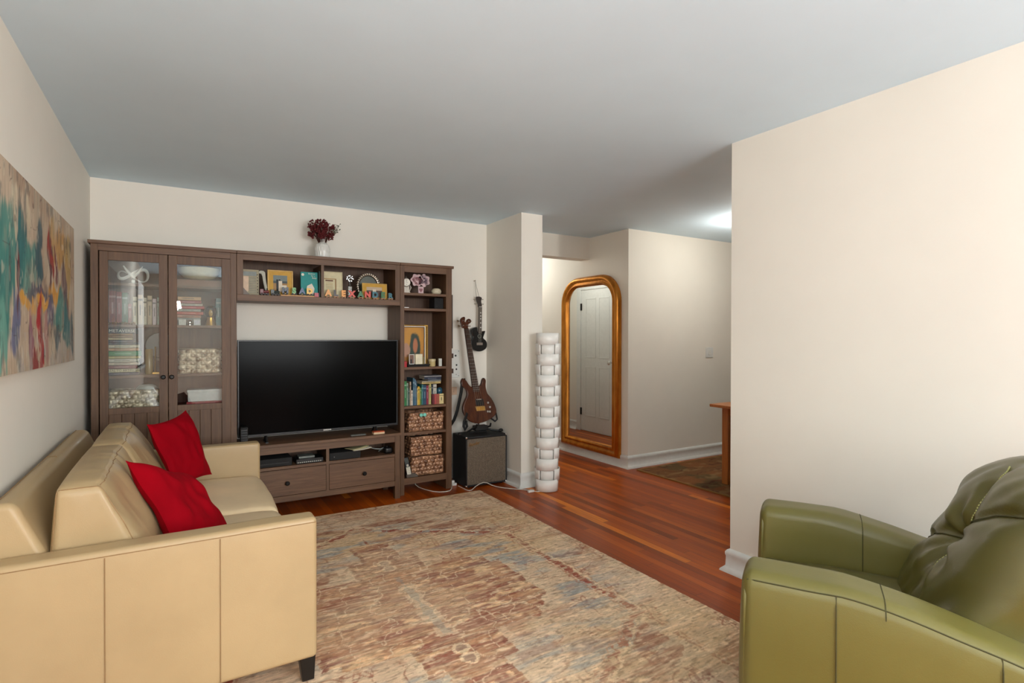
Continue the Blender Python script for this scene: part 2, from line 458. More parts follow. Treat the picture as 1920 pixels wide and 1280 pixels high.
# ---- glass door cabinet
x0, x1 = -.490, .358
cab = thing('display_cabinet', 'tall grey-brown display cabinet with two glass doors in the left corner', 'cabinet', ((x0+x1)/2, 4.62, 0))
build('top_panel', MB().box(x0-.014, x1, YF-.014, YB-.02, 1.948, 1.970), M_woodX, cab, bevel=.002)
for a in (x0, x1-.040):
    build('side_panel', MB().box(a, a+.040, YF, YB-.02, 0, 1.948), M_woodZ, cab, bevel=.0015)
build('top_rail', MB().box(x0+.04, x1-.04, YF, YF+.02, 1.905, 1.948), M_woodX, cab)
build('bottom_rail', MB().box(x0+.04, x1-.04, YF, YF+.02, .045, .105), M_woodX, cab)
build('back_panel', MB().box(x0+.04, x1-.04, YB-.03, YB-.022, .10, 1.948), M_woodD, cab)
build('bottom_panel', MB().box(x0+.04, x1-.04, YF+.03, YB-.03, .105, .125), M_woodD, cab)
CSH = [.855, 1.082, 1.424, 1.702]
for z in CSH:
    build('shelf', MB().box(x0+.04, x1-.04, YF+.045, YB-.03, z-.018, z), M_woodX, cab, bevel=.001)
def cab_door(a, b, g0, g1, kx):
    d = MB(); y0, y1 = YF-.002, YF+.018
    d.box(a, g0, y0, y1, .11, 1.902); d.box(g1, b, y0, y1, .11, 1.902)
    d.box(g0, g1, y0+.001, y1, 1.845, 1.902); d.box(g0, g1, y0+.001, y1, .828, .868); d.box(g0, g1, y0+.001, y1, .11, .17)
    dd = build('door', d, M_woodZ, cab, bevel=.0012)
    build('glass_pane', MB().box(g0-.004, g1+.004, y0+.009, y0+.012, .864, 1.849), M_glass, dd)['label'] = 'clear glass pane'
    p = MB(); n = 4; w_ = (g1-g0)/n
    for i in range(n): p.box(g0+i*w_+.001, g0+(i+1)*w_-.001, y0+.008, y0+.014, .168, .83)
    build('lower_panel', p, M_woodZ, dd, bevel=.0012)
    k = MB(); k.lathe([(.006, 0), (.006, -.012), (.014, -.018), (.015, -.026), (.009, -.031)], (kx, y0, 1.067), 16, axis='y')
    build('knob', k, M_knob, dd)['label'] = 'round dark metal knob'
cab_door(-.444, -.0665, -.398, -.117, -.093)
cab_door(-.0615, .318, -.011, .262, -.044)
# ---- bridging shelf
x0, x1 = .360, 1.594
br = thing('bridge_shelf', 'grey-brown two-bay wall shelf bridging above the television', 'shelf', ((x0+x1)/2, 4.62, 1.607))
build('top_panel', MB().box(x0, x1, YF-.014, YB-.02, 1.948, 1.970), M_woodX, br, bevel=.002)
build('top_rail', MB().box(x0+.04, x1-.04, YF, YF+.02, 1.905, 1.948), M_woodX, br)
for a in (x0, x1-.042): build('side_panel', MB().box(a, a+.042, YF, YB-.02, 1.653, 1.948), M_woodZ, br, bevel=.0015)
build('divider', MB().box(.953, .974, YF+.004, YB-.03, 1.653, 1.906), M_woodZ, br)
build('bottom_panel', MB().box(x0, x1, YF-.002, YB-.02, 1.607, 1.653), M_woodX, br, bevel=.0015)
build('back_panel', MB().box(x0+.04, x1-.04, YB-.035, YB-.022, 1.653, 1.948), M_woodD, br)
BZ = 1.653
# ---- narrow bookcase
x0, x1 = 1.596, 2.072
bk = thing('bookcase', 'narrow tall grey-brown bookcase right of the television', 'bookcase', ((x0+x1)/2, 4.62, 0))
build('top_panel', MB().box(x0, x1+.014, YF-.014, YB-.02, 1.948, 1.970), M_woodX, bk, bevel=.002)
for a, b in ((x0, x0+.036), (x1-.055, x1)):
    build('side_panel', MB().box(a, b, YF, YB-.02, 0, 1.948), M_woodZ, bk, bevel=.0015)
build('top_rail', MB().box(x0+.036, x1-.055, YF, YF+.02, 1.895, 1.948), M_woodX, bk)
build('bottom_rail', MB().box(x0+.036, x1-.055, YF, YF+.02, .088, .142), M_woodX, bk)
build('back_panel', MB().box(x0+.036, x1-.055, YB-.03, YB-.022, .10, 1.948), M_woodD, bk)
KSH = [1.720, 1.590, 1.086, .752, .528, .142]
for z in KSH:
    build('shelf', MB().box(x0+.036, x1-.05, YF+.004, YB-.03, z-.022, z), M_woodX, bk, bevel=.001)
# ---- television bench
x0, x1, yb = .362, 1.592, 4.400
tb = thing('tv_bench', 'grey-brown media bench with two open bays and two drawers', 'tv bench', ((x0+x1)/2, 4.6, 0))
build('top_panel', MB().box(x0, x1-.012, yb-.015, YB-.03, .525, .547), M_woodX, tb, bevel=.002)
for a, b, c, d in ((x0, x0+.045, yb, yb+.045), (x1-.064, x1-.019, yb, yb+.045), (x0, x0+.045, YB-.10, YB-.055), (x1-.064, x1-.019, YB-.10, YB-.055)):
    build('leg', MB().box(a, b, c, d, 0, .525), M_woodZ, tb, bevel=.0015)
build('top_rail', MB().box(x0+.045, x1-.064, yb+.003, yb+.025, .472, .525), M_woodX, tb)
build('bottom_rail', MB().box(x0+.045, x1-.064, yb+.003, yb+.025, .107, .150), M_woodX, tb)
build('shelf', MB().box(x0+.02, x1-.04, yb+.005, YB-.06, .352, .372), M_woodX, tb)
build('divider', MB().box(.976, .998, yb+.004, YB-.06, .150, .472), M_woodZ, tb)
for a, b in ((x0+.006, x0+.03), (x1-.05, x1-.026)):
    build('side_panel', MB().box(a, b, yb+.045, YB-.10, .10, .525), M_woodZ, tb)
build('back_panel', MB().box(x0+.02, x1-.02, YB-.07, YB-.06, .012, .525), M_woodD, tb)  # dark wood carried down near the floor, standing in for shade under the bench
for a, b, kx in ((.409, .974, .690), (1.000, 1.526, 1.270)):
    dr = MB(); dr.box(a, b, yb+.003, yb+.022, .153, .348); dr.box(a+.01, b-.01, yb+.022, YB-.12, .16, .30)
    d_ = build('drawer', dr, M_woodX, tb, bevel=.0012)
    k = MB(); k.lathe([(.007, 0), (.007, -.012), (.016, -.018), (.017, -.027), (.010, -.032)], (kx, yb+.003, .248), 16, axis='y')
    build('knob', k, M_knob, d_)['label'] = 'round dark metal knob'
BT = .547
# ---- television
M_screen = plain('dark_screen_glass', rgb(7, 7, 7), .16, var=.02, bmp=0, spec=.035)
tv = thing('television', 'large flat black television switched off on the media bench', 'television', (.976, 4.52, BT))
tx0, tx1, tz0, tz1 = .366, 1.586, .597, 1.318
fr = MB(); o_ = [(tx0, tz0), (tx1, tz0), (tx1, tz1), (tx0, tz1)]; i_ = [(tx0+.010, tz0+.018), (tx1-.010, tz0+.018), (tx1-.010, tz1-.010), (tx0+.010, tz1-.010)]
fr.ring(o_, i_, 4.496, 4.530, 'y')
build('bezel', fr, M_black, tv, bevel=.002)
build('screen', MB().box(tx0+.009, tx1-.009, 4.503, 4.528, tz0+.017, tz1-.009), M_screen, tv)
bb = MB(); bb.box(tx0+.02, tx1-.02, 4.528, 4.545, tz0+.02, tz1-.02); bb.box(tx0+.2, tx1-.2, 4.545, 4.575, tz0+.05, tz0+.42)
build('rear_housing', bb, M_blackm, tv, bevel=.004)
for sx in (.56, 1.40):
    f = MB(); f.tube([(sx, 4.52, .61), (sx, 4.47, BT+.006)], .007, 8); f.tube([(sx, 4.54, .61), (sx, 4.60, BT+.006)], .007, 8); f.box(sx-.01, sx+.01, 4.46, 4.61, BT, BT+.008)
    build('foot', f, M_black, tv)
text('brand_lettering', 'SAMSUNG', .013, (1.005, 4.4955, tz0+.009), (PI/2, 0, 0), M_white, tv, bold=.0006)['label'] = 'small white brand lettering'

# ================================================================== mirror
def arch(y0, y1, z0, z1, r, n=10):
    """outline in (y,z): square foot, rounded shoulders"""
    p = [(y0, z0), (y1, z0)]
    for i in range(n+1):
        a = PI/2*i/n; p.append((y1-r+r*math.cos(a), z1-r+r*math.sin(a)))
    for i in range(n+1):
        a = PI/2+PI/2*i/n; p.append((y0+r+r*math.cos(a), z1-r+r*math.sin(a)))
    return p
mi = thing('wall_mirror', 'tall gold-framed mirror with rounded top corners on the hall wall', 'mirror', (XM, 4.80, .10))
my0, my1, mz0, mz1 = 4.305, 5.300, .085, 2.020
prof = [(0, 0), (0, .030), (.012, .050), (.030, .062), (.048, .056), (.060, .038), (.068, .036), (.078, .046), (.090, .050), (.100, .040), (.106, .022), (.112, .016)]
mf = MB(); rings = []
for ins, hgt in prof:
    R_ = max(.30-ins, .03)
    rings.append([(XM-.004-hgt, a, b) for a, b in arch(my0+ins, my1-ins, mz0+ins, mz1-ins, R_)])
nn = len(rings[0]); vs = [p for r_ in rings for p in r_]; fs = []
for k in range(len(rings)-1):
    for i in range(nn):
        j = (i+1) % nn; fs.append((k*nn+i, (k+1)*nn+i, (k+1)*nn+j, k*nn+j))
mf.add(vs, fs)
def goldmat():
    m, nt, b = nodes('antique_gold_leaf'); v = coords(nt, (8, 8, 2)); f = noise(nt, v, 3, 4)
    col = ramp(nt, f, [(.3, rgb(176, 108, 34)), (.7, rgb(214, 142, 56))]); nt.links.new(col, b.inputs['Base Color'])
    b.inputs['Metallic'].default_value = .75; b.inputs['Roughness'].default_value = .32; bump(nt, b, f, .06); return m
build('frame', mf, goldmat(), mi, smooth=60)
mg, nt_, b_ = nodes('silvered_mirror'); b_.inputs['Metallic'].default_value = 1; b_.inputs['Roughness'].default_value = .015
_f = noise(nt_, coords(nt_), 2, 2); nt_.links.new(ramp(nt_, _f, [(.3, (.80, .82, .81, 1)), (.7, (.84, .86, .85, 1))]), b_.inputs['Base Color'])
g_ = MB(); g_.prism(arch(my0+.100, my1-.100, mz0+.100, mz1-.100, .20), XM-.006, XM-.020, 'x')
build('mirror_glass', g_, mg, mi, smooth=0)['label'] = 'silvered mirror glass'

# light switch, outlet
sw = thing('light_switch', 'square white light switch plate on the dining wall', 'light switch', (5.168, YM-.001, 1.13))
build('plate', MB().box(5.108, 5.228, YM-.008, YM, 1.115, 1.230), M_trim, sw, bevel=.003)
build('rocker', MB().box(5.146, 5.190, YM-.012, YM-.006, 1.145, 1.200), M_white, sw, bevel=.002)
ol = thing('light_switch', 'small peach wall plate just right of the bookcase', 'light switch', (2.255, YB, .80))
M_peach = plain('peach_plate', rgb(232, 196, 166), .5)
build('plate', MB().box(2.225, 2.285, YB-.007, YB, .79, .865), M_peach, ol, bevel=.002)
build('rocker', MB().box(2.247, 2.263, YB-.011, YB-.006, .815, .84), M_peach, ol, bevel=.001)

# ================================================================== dining corner
M_pine = wood('honey_pine', rgb(196, 122, 60), rgb(160, 92, 42), 'x', rough=.4)
M_pineZ = wood('honey_pine_leg', rgb(196, 122, 60), rgb(160, 92, 42), 'z', rough=.4)
dt = thing('dining_table', 'honey-coloured wooden dining table half hidden by the right wall', 'table', (4.95, 2.75, 0))
build('table_top', MB().box(4.115, 5.80, 2.15, 3.345, .716, .742), M_pine, dt, bevel=.004)
for a, b in ((4.232, 3.235), (5.64, 3.235), (4.232, 2.21), (5.64, 2.21)):
    build('leg', MB().box(a, a+.066, b, b+.066, 0.012, .716), M_pineZ, dt, bevel=.004)
ap = MB(); ap.box(4.298, 5.64, 3.262, 3.282, .640, .716); ap.box(4.298, 5.64, 2.235, 2.255, .640, .716); ap.box(4.25, 4.27, 2.27, 3.24, .640, .716); ap.box(5.665, 5.685, 2.27, 3.24, .640, .716)
build('apron', ap, M_pine, dt)
cl = thing('ceiling_light', 'round white ceiling light glowing over the dining table', 'ceiling light', (4.62, 3.22, ZC))
lb = MB(); lb.lathe([(.17, ZC), (.17, ZC-.02), (.15, ZC-.03), (.02, ZC-.03)], (4.62, 3.22, 0), 32, caps=False)
build('canopy', lb, M_white, cl)
lg = MB(); lg.lathe([(.15, ZC-.03), (.145, ZC-.06), (.11, ZC-.09), (.05, ZC-.105), (.001, ZC-.108)], (4.62, 3.22, 0), 32, caps=False)
build('glass_shade', lg, emis('lit_glass_shade', (1, .95, .86, 1), 6.0), cl)
lamp('dining_bulb', 'POINT', (4.62, 3.22, ZC-.20), (0, 0, 0), 23, (1, .95, .86), shadow_soft_size=.08)
hl = thing('ceiling_light', 'round white ceiling light in the hall beyond the header', 'ceiling light', (3.40, 5.90, ZC))
lb = MB(); lb.lathe([(.14, ZC), (.14, ZC-.02), (.12, ZC-.03), (.02, ZC-.03)], (3.40, 5.90, 0), 24, caps=False)
build('canopy', lb, M_white, hl)
lg = MB(); lg.lathe([(.12, ZC-.03), (.11, ZC-.07), (.05, ZC-.09), (.001, ZC-.092)], (3.40, 5.90, 0), 24, caps=False)
build('glass_shade', lg, emis('lit_hall_shade', (1, .95, .88, 1), 4.0), hl)
lamp('hall_bulb', 'POINT', (3.40, 5.90, ZC-.20), (0, 0, 0), 10, (1, .95, .88), shadow_soft_size=.08)
# ================================================================== numpy noise + vertex-coloured surfaces
def vnoise(x, y, seed=0):
    xi = np.floor(x).astype(np.int64); yi = np.floor(y).astype(np.int64); xf = x-xi; yf = y-yi
    def h(a, b):
        n = (a*374761393 + b*668265263 + seed*974634777) & 0xffffffff
        n = ((n ^ (n >> 13))*1274126177) & 0xffffffff
        return ((n ^ (n >> 16)) & 0xffff)/65535.0
    u = xf*xf*(3-2*xf); v = yf*yf*(3-2*yf)
    return (h(xi, yi)*(1-u)+h(xi+1, yi)*u)*(1-v) + (h(xi, yi+1)*(1-u)+h(xi+1, yi+1)*u)*v
def fbm(x, y, oct=4, seed=0, gain=.5):
    s = 0; a = 1; t = 0
    for k in range(oct):
        s = s + a*vnoise(x*2**k, y*2**k, seed+k*17); t += a; a *= gain
    return s/t
def sst(a, b, x):
    t = np.clip((x-a)/(b-a), 0, 1); return t*t*(3-2*t)
def L3(r, g, b): return np.array([lin(r), lin(g), lin(b)])
def over(col, c, a): return col*(1-a[..., None]) + np.array(c)*a[..., None]
def attr_mat(name, rough=.8, bscale=300, bstr=.3, amp=.1, spec=.3, stretch=(1,1,1)):
    m, nt, b = nodes(name); at = nt.nodes.new('ShaderNodeVertexColor'); at.layer_name = 'pattern'
    f = noise(nt, coords(nt, stretch), bscale, 2)
    g = ramp(nt, f, [(.25, (1-amp, 1-amp, 1-amp, 1)), (.75, (1+amp, 1+amp, 1+amp, 1))])
    nt.links.new(mixc(nt, 1.0, at.outputs[0], g, 'MULTIPLY'), b.inputs['Base Color'])
    b.inputs['Roughness'].default_value = rough; b.inputs['Specular IOR Level'].default_value = spec
    bump(nt, b, f, bstr, .003); return m
def pattern_slab(name, nu, nv, P, col, mat, parent=None, thick=None, extra=None):
    """P: (nv+1,nu+1,3) front surface points, col: same shape colours; thick: vector to the back face"""
    n = (nu+1)*(nv+1); V = P.reshape(-1, 3)
    me = bpy.data.meshes.new(name)
    i, j = np.meshgrid(np.arange(nu), np.arange(nv)); a = (j*(nu+1)+i).ravel()
    F = np.stack([a, a+1, a+nu+2, a+nu+1], 1)
    fs = F.tolist(); vs = V.tolist()
    if thick is not None:
        rim = [k for k in range(nu+1)] + [k*(nu+1)+nu for k in range(1, nv+1)] + [nv*(nu+1)+nu-k for k in range(1, nu+1)] + [k*(nu+1) for k in range(nv-1, 0, -1)]
        o = len(vs); vs += [[vs[k][0]+thick[0], vs[k][1]+thick[1], vs[k][2]+thick[2]] for k in rim]; m_ = len(rim)
        fs += [[rim[k], o+k, o+(k+1) % m_, rim[(k+1) % m_]] for k in range(m_)] + [[o+m_-1-k for k in range(m_)]]
    me.from_pydata(vs, [], fs)
    ca = me.color_attributes.new('pattern', 'FLOAT_COLOR', 'POINT')
    full = np.ones((len(vs), 4), np.float32); full[:n, :3] = col.reshape(-1, 3)
    if thick is not None: full[n:, :3] = full[np.array(rim), :3]
    ca.data.foreach_set('color', full.ravel())
    me.materials.append(mat); me.update()
    o = bpy.data.objects.new(name, me); C.objects.link(o)
    if parent is not None: o.parent = parent
    return o

# ---- patterned living room rug
def rug_colors(X, Y, hx, hy):
    wob = (fbm(X*9, Y*9, 3, 5)-.5)*.035 + (fbm(X*30, Y*45, 3, 6)-.5)*.03
    u, v = np.abs(X)+wob, np.abs(Y)+wob
    base = L3(176, 150, 122)*np.ones(X.shape+(3,))
    big = fbm(X*1.6+3, Y*2.1, 4, 1); mid = fbm(X*5, Y*11, 4, 2); fine = fbm(X*30, Y*160, 3, 3); streak = fbm(X*7, Y*120, 3, 9)
    base = over(base, L3(170, 140, 104), sst(.42, .62, big)*.8)
    base = over(base, L3(196, 170, 142), sst(.55, .75, mid)*.45)
    din = np.minimum(hx-u, hy-v)                       # distance in from the edge
    # arabesque scrolls: contour lines of smooth noise
    s1 = np.abs(fbm(X*5.5+11, Y*5.5, 2, 21)-.5); s2 = np.abs(fbm(X*9+31, Y*9, 2, 33)-.5)
    scr = np.maximum(1-sst(.010, .024, s1), (1-sst(.008, .018, s2))*.8)
    gate = sst(.42, .56, fbm(X*3+7, Y*3, 3, 41))
    base = over(base, L3(132, 84, 62), scr*gate*.85)
    # rosettes on a jittered lattice
    cell = .27; cx = np.floor(X/cell); cy = np.floor(Y/cell)
    jx = vnoise(cx*1.0, cy*1.0, 77); jy = vnoise(cx*1.0, cy*1.0, 78); jt = vnoise(cx*1.0, cy*1.0, 79)
    dx = (X/cell-cx-.3-.4*jx)*cell; dy = (Y/cell-cy-.3-.4*jy)*cell
    rr = np.sqrt(dx*dx+dy*dy); th = np.arctan2(dy, dx); pet = .045+.022*np.cos(th*6+jt*6)
    ros = (1-sst(.004, .012, np.abs(rr-pet)))*(jt > .45)
    base = over(base, L3(134, 74, 56), ros*.75); base = over(base, L3(150, 104, 78), (rr < .018)*(jt > .45)*.8)
    # blue-grey washes, wider around the medallion
    blue = sst(.50, .66, fbm(X*4+50, Y*13, 4, 55))*np.exp(-((np.sqrt((X/.75)**2+(Y/.95)**2)-.95)/.45)**2)
    base = over(base, L3(116, 124, 124), blue*.75)
    red = sst(.54, .70, fbm(X*4+90, Y*12, 4, 65))
    base = over(base, L3(140, 88, 64), red*.45)
    # stepped medallion
    q = np.floor(v/.085)*.085; lim = .60-.80*np.maximum(0, q-.18)
    lim = np.where(v < .70, lim, .0); lim = np.where((v > .40) & (v < .62), .20, lim); lim = np.where(v >= .62, .12, lim); lim = np.where(v > .86, 0, lim)
    inside = (u < lim); edge = inside & (u > lim-.028)
    tone = fbm(X*6, Y*26, 4, 71)
    mcol = over(over(L3(158, 112, 80)*np.ones(X.shape+(3,)), L3(126, 68, 52), sst(.42, .62, tone)), L3(196, 160, 118), sst(.60, .74, fbm(X*9, Y*22, 3, 72)))
    rows = np.abs(((v*1.0) % .17)-.085) < .016
    mcol = over(mcol, L3(106, 56, 46), rows*.65*sst(.35, .55, fbm(X*7, Y*7, 2, 73)))
    motif = (1-sst(.008, .018, np.abs(fbm(X*11, Y*11, 2, 74)-.5)))
    mcol = over(mcol, L3(206, 184, 150), motif*.7)
    base = np.where(inside[..., None], base*.24+mcol*.76, base)
    base = over(base, L3(112, 60, 48), edge*.6*sst(.35, .55, tone))
    out = (u < lim+.045) & ~inside & (v < .8); base = over(base, L3(204, 184, 150), out*.22)
    cross = ((u < .045) & (v < .36)); base = over(base, L3(208, 188, 154), cross*.45*sst(.35,.6,tone)); base = over(base, L3(118, 122, 116), ((u < .020) & (v < .34))*.45)
    for yy in (.47, .56):
        r2 = np.sqrt(X**2+(v-yy)**2); base = over(base, L3(214, 196, 160), (r2 < .042)*.5); base = over(base, L3(104, 62, 58), (r2 < .028)*.6)
    # stripe around the field, with cut corners
    def band(d, w_, c, a):
        nonlocal base
        base = over(base, c, ((np.abs(d) < w_)*a))
    diag = (.87-u)*.55 - (v-.63)*.83
    fld = np.where(v > .63, np.minimum(.87-u, diag), .87-u)
    brk = (fbm(X*24, Y*24, 2, 81) > .40)
    band(fld, .019, L3(128, 66, 50), .95*brk); band(fld-.034, .006, L3(150, 100, 74), .6); band(fld+.034, .006, L3(196, 172, 136), .6)
    tri = (fld < -.05) & (fld > -.24) & (v > .72) & (din > .38); base = over(base, L3(126, 78, 58), tri*sst(.4, .6, fbm(X*5, Y*24, 3, 83))*.8)
    for d_, w_, c in ((.010, .007, L3(150, 118, 86)), (.052, .006, L3(132, 84, 62)), (.075, .004, L3(158, 122, 92)), (.295, .005, L3(150, 106, 78)), (.318, .008, L3(138, 88, 66))):
        band(din-d_, w_, c, .6*sst(.35, .5, fbm(X*12, Y*12, 2, 91)))
    # wear: weft streaks back to the beige ground
    wear = sst(.52, .70, streak)*.4 + sst(.48, .7, fbm(X*2.2, Y*3, 3, 95))*.25
    base = over(base, L3(188, 164, 130), np.clip(wear, 0, .8))
    # worn, speckled pile: dark and pale flecks laid along the weft
    fl = fbm(X*28, Y*110, 3, 97); fl2 = fbm(X*20, Y*95, 3, 98); fl3 = vnoise(X*70, Y*190, 99)
    base = over(base, L3(96, 66, 50), sst(.60, .74, fl)*.42); base = over(base, L3(214, 192, 158), sst(.62, .76, fl2)*.4)
    base = over(base, L3(112, 82, 62), (fl3 > .80)*.28)
    base = base*(.72+.56*fine[..., None])
    return base*np.array([1.66, 1.68, 1.74])
def make_rug():
    cx, cy, hx, hy = 1.03, 2.598, 1.205, 1.638; nu, nv = 430, 580
    X, Y = np.meshgrid(np.linspace(-hx, hx, nu+1), np.linspace(-hy, hy, nv+1))
    col = rug_colors(X, Y, hx, hy)
    Z = .0115+.0006*fbm(X*40, Y*40, 2, 4)
    edge = .004*(vnoise(Y*60, Y*0, 6)-.5)
    P = np.stack([X+np.where(np.abs(X) > hx-.002, edge, 0), Y, Z], -1)
    o = pattern_slab('area_rug', nu, nv, P, col, attr_mat('wool_rug', .92, 420, .55, .16, .15), thick=(0, 0, -.0105))
    o.location = (cx, cy, 0)
    tag(o, 'large worn beige oriental rug with rust medallion in front of the sofa', 'rug')
make_rug()
def make_rug2():
    x0, x1, y0, y1 = 3.95, 6.25, .6, 4.10; hx, hy = (x1-x0)/2, (y1-y0)/2; nu, nv = 200, 300
    X, Y = np.meshgrid(np.linspace(-hx, hx, nu+1), np.linspace(-hy, hy, nv+1))
    col = L3(118, 80, 50)*np.ones(X.shape+(3,)); f = fbm(X*3, Y*5, 4, 101); g = fbm(X*4+9, Y*5, 4, 102); h_ = fbm(X*8, Y*14, 3, 103)
    col = over(col, L3(132, 84, 50), sst(.45, .65, f)*.8); col = over(col, L3(88, 78, 52), sst(.48, .62, g)*.7); col = over(col, L3(150, 120, 80), sst(.6, .72, h_)*.5)
    col = over(col, L3(86, 46, 34), (1-sst(.01, .03, np.abs(f-.46)))*.7)
    din = np.minimum(hx-np.abs(X), hy-np.abs(Y)); col = over(col, L3(150, 112, 66), (din < .012)*.9)
    o = pattern_slab('area_rug', nu, nv, np.stack([X, Y, .011+0*X], -1), col, attr_mat('dining_rug_wool', .95, 420, .5, .16, .12), thick=(0, 0, -.0105))
    o.location = ((x0+x1)/2, (y0+y1)/2, 0); tag(o, 'dark brown and green patterned rug under the dining table', 'rug')
make_rug2()

# ---- abstract canvas on the left wall
def make_canvas():
    y0, y1, z0, z1 = 2.24, 3.845, 1.212, 1.934; nu, nv = 420, 200
    Yc, Zc_ = np.meshgrid(np.linspace(y0, y1, nu+1), np.linspace(z1, z0, nv+1))
    wy = (fbm(Yc*6, Zc_*5, 4, 201)-.5)*.22; wz = (fbm(Yc*6+9, Zc_*5, 4, 202)-.5)*.22
    y, z = Yc+wy, Zc_+wz; drip = fbm(Yc*38, Zc_*4, 3, 203); br = fbm(Yc*14, Zc_*9, 4, 204)
    col = over(L3(196, 176, 152)*np.ones(Yc.shape+(3,)), L3(176, 150, 126), sst(.4, .65, fbm(Yc*3, Zc_*5, 3, 205)))
    col = over(col, L3(186, 176, 166), sst(.45, .6, br)*(Zc_ < 1.36)*.8)
    def blob(cy, cz, ry, rz, c, a=1.0, tilt=0.0, soft=.35):
        nonlocal col
        dy = y-cy; dz = z-cz; dy2 = dy+dz*tilt
        d = np.sqrt((dy2/ry)**2+(dz/rz)**2) + (drip-.5)*.55 + (br-.5)*.35
        col = over(col, c, (1-sst(1-soft, 1.0, d))*a)
    T = [(64, 128, 120), (46, 108, 110), (88, 142, 130), (36, 80, 92)]
    blob(3.50, 1.78, .22, .13, L3(190, 140, 72), .85); blob(3.66, 1.72, .13, .16, L3(186, 150, 88), .8)
    blob(3.27, 1.80, .07, .10, L3(190, 146, 78), .8)
    blob(2.42, 1.56, .17, .28, L3(*T[0])); blob(2.50, 1.72, .10, .16, L3(*T[2]), .9); blob(2.36, 1.34, .12, .14, L3(110, 166, 150), .95)
    blob(2.66, 1.66, .13, .19, L3(*T[1])); blob(2.82, 1.60, .16, .17, L3(*T[0]), .95); blob(2.95, 1.66, .07, .14, L3(*T[3]), .85)
    blob(2.56, 1.80, .04, .12, L3(200, 188, 160), .9); blob(2.74, 1.83, .03, .08, L3(206, 190, 160), .9)
    blob(2.60, 1.40, .09, .14, L3(106, 110, 140), .95); blob(2.62, 1.54, .035, .15, L3(112, 44, 48), .9)
    blob(2.93, 1.50, .18, .05, L3(60, 58, 90), .8, -.6); blob(3.16, 1.52, .07, .09, L3(58, 66, 98), .85)
    blob(2.78, 1.45, .13, .045, L3(214, 158, 72), 1, .5); blob(3.02, 1.47, .17, .04, L3(220, 160, 74), 1, -1.2); blob(3.26, 1.56, .17, .05, L3(210, 152, 70), 1, -.9)
    blob(3.20, 1.72, .055, .13, L3(150, 52, 42), 1); blob(3.33, 1.70, .05, .08, L3(112, 40, 50), .95); blob(3.16, 1.62, .03, .10, L3(96, 34, 44), .9)
    blob(3.52, 1.60, .08, .12, L3(110, 50, 60), .9); blob(3.62, 1.55, .07, .10, L3(92, 46, 60), .8)
    blob(3.40, 1.47, .14, .10, L3(*T[0]), .95); blob(3.62, 1.42, .12, .15, L3(*T[1]), .95); blob(3.76, 1.36, .08, .14, L3(*T[3]), .8)
    blob(3.20, 1.42, .10, .08, L3(104, 92, 120), .9); blob(3.36, 1.34, .07, .10, L3(*T[3]), .7)
    blob(2.98, 1.36, .05, .16, L3(168, 40, 44), 1); blob(2.84, 1.34, .06, .14, L3(150, 96, 112), .9); blob(3.12, 1.34, .06, .12, L3(176, 128, 120), .8)
    blob(2.90, 1.24, .05, .05, L3(140, 36, 40), .9)
    spl = vnoise(Yc*90, Zc_*90, 210) > .965; col = over(col, L3(60, 50, 60), spl*(br > .5)*.7)
    col = over(col, L3(214, 200, 176), sst(.66, .74, fbm(Yc*30, Zc_*14, 3, 220))*.45)
    n1 = fbm(Yc*26, Zc_*9, 4, 231); n2 = fbm(Yc*22+5, Zc_*11, 4, 232); n3 = fbm(Yc*9, Zc_*6, 4, 233)
    col = over(col, L3(168, 176, 158), sst(.56, .72, n1)*.28); col = over(col, L3(44, 60, 70), sst(.60, .74, n2)*.45)
    col = over(col, L3(176, 150, 128), sst(.58, .75, n3)*.2); col = over(col, L3(70, 34, 40), (1-sst(.004, .012, np.abs(fbm(Yc*7+3, Zc_*7, 3, 234)-.52)))*.5*(n3 > .5))
    col = col*(.78+.44*fbm(Yc*70, Zc_*12, 3, 235))[..., None]
    P = np.stack([np.full(Yc.shape, XL+.034), Yc, Zc_], -1)
    P = P[:, ::-1]; col = col[:, ::-1]
    r = thing('canvas_painting', 'large abstract canvas in teal, red and ochre on the left wall', 'painting', (XL, (y0+y1)/2, z0))
    P = P-np.array([XL, (y0+y1)/2, z0])
    pattern_slab('painted_canvas', nu, nv, P, col, attr_mat('painted_canvas', .6, 500, .25, .05, .3), r, thick=(-.003, 0, 0))
    st = MB(); st.ring([(y0+.004, z0+.004), (y1-.004, z0+.004), (y1-.004, z1-.004), (y0+.004, z1-.004)], [(y0+.04, z0+.04), (y1-.04, z0+.04), (y1-.04, z1-.04), (y0+.04, z1-.04)], XL+.001, XL+.031, 'x')
    build('stretcher_frame', st, plain('pale_pine_bar', rgb(176, 150, 116), .7), r)
make_canvas()

# ================================================================== sofa
from mathutils import noise as mn
def leather(name, c, rough=.42, var=.06, spec=.45, big=.5):
    m, nt, b = nodes(name); v = coords(nt); f = noise(nt, v, 3, 4, .6); vo = nt.nodes.new('ShaderNodeTexVoronoi'); vo.inputs['Scale'].default_value = 260
    nt.links.new(v, vo.inputs['Vector']); cr = noise(nt, v, 9, 5, .6, .5)
    nt.links.new(ramp(nt, f, [(.3, sc_(c, 1-var)), (.7, sc_(c, 1+var))]), b.inputs['Base Color'])
    nt.links.new(mth(nt, 'ADD', mth(nt, 'MULTIPLY', f, .15), rough-.07), b.inputs['Roughness']); b.inputs['Specular IOR Level'].default_value = spec
    h = mth(nt, 'ADD', mth(nt, 'MULTIPLY', vo.outputs['Distance'], .12), mth(nt, 'MULTIPLY', cr, big)); bump(nt, b, h, .22, .004); return m
M_tan = leather('tan_leather', rgb(180, 154, 114))
M_tan_seat = leather('lightened_tan_leather', rgb(232, 206, 166), var=.1)  # same tan leather, colour lightened because little light reaches the seats
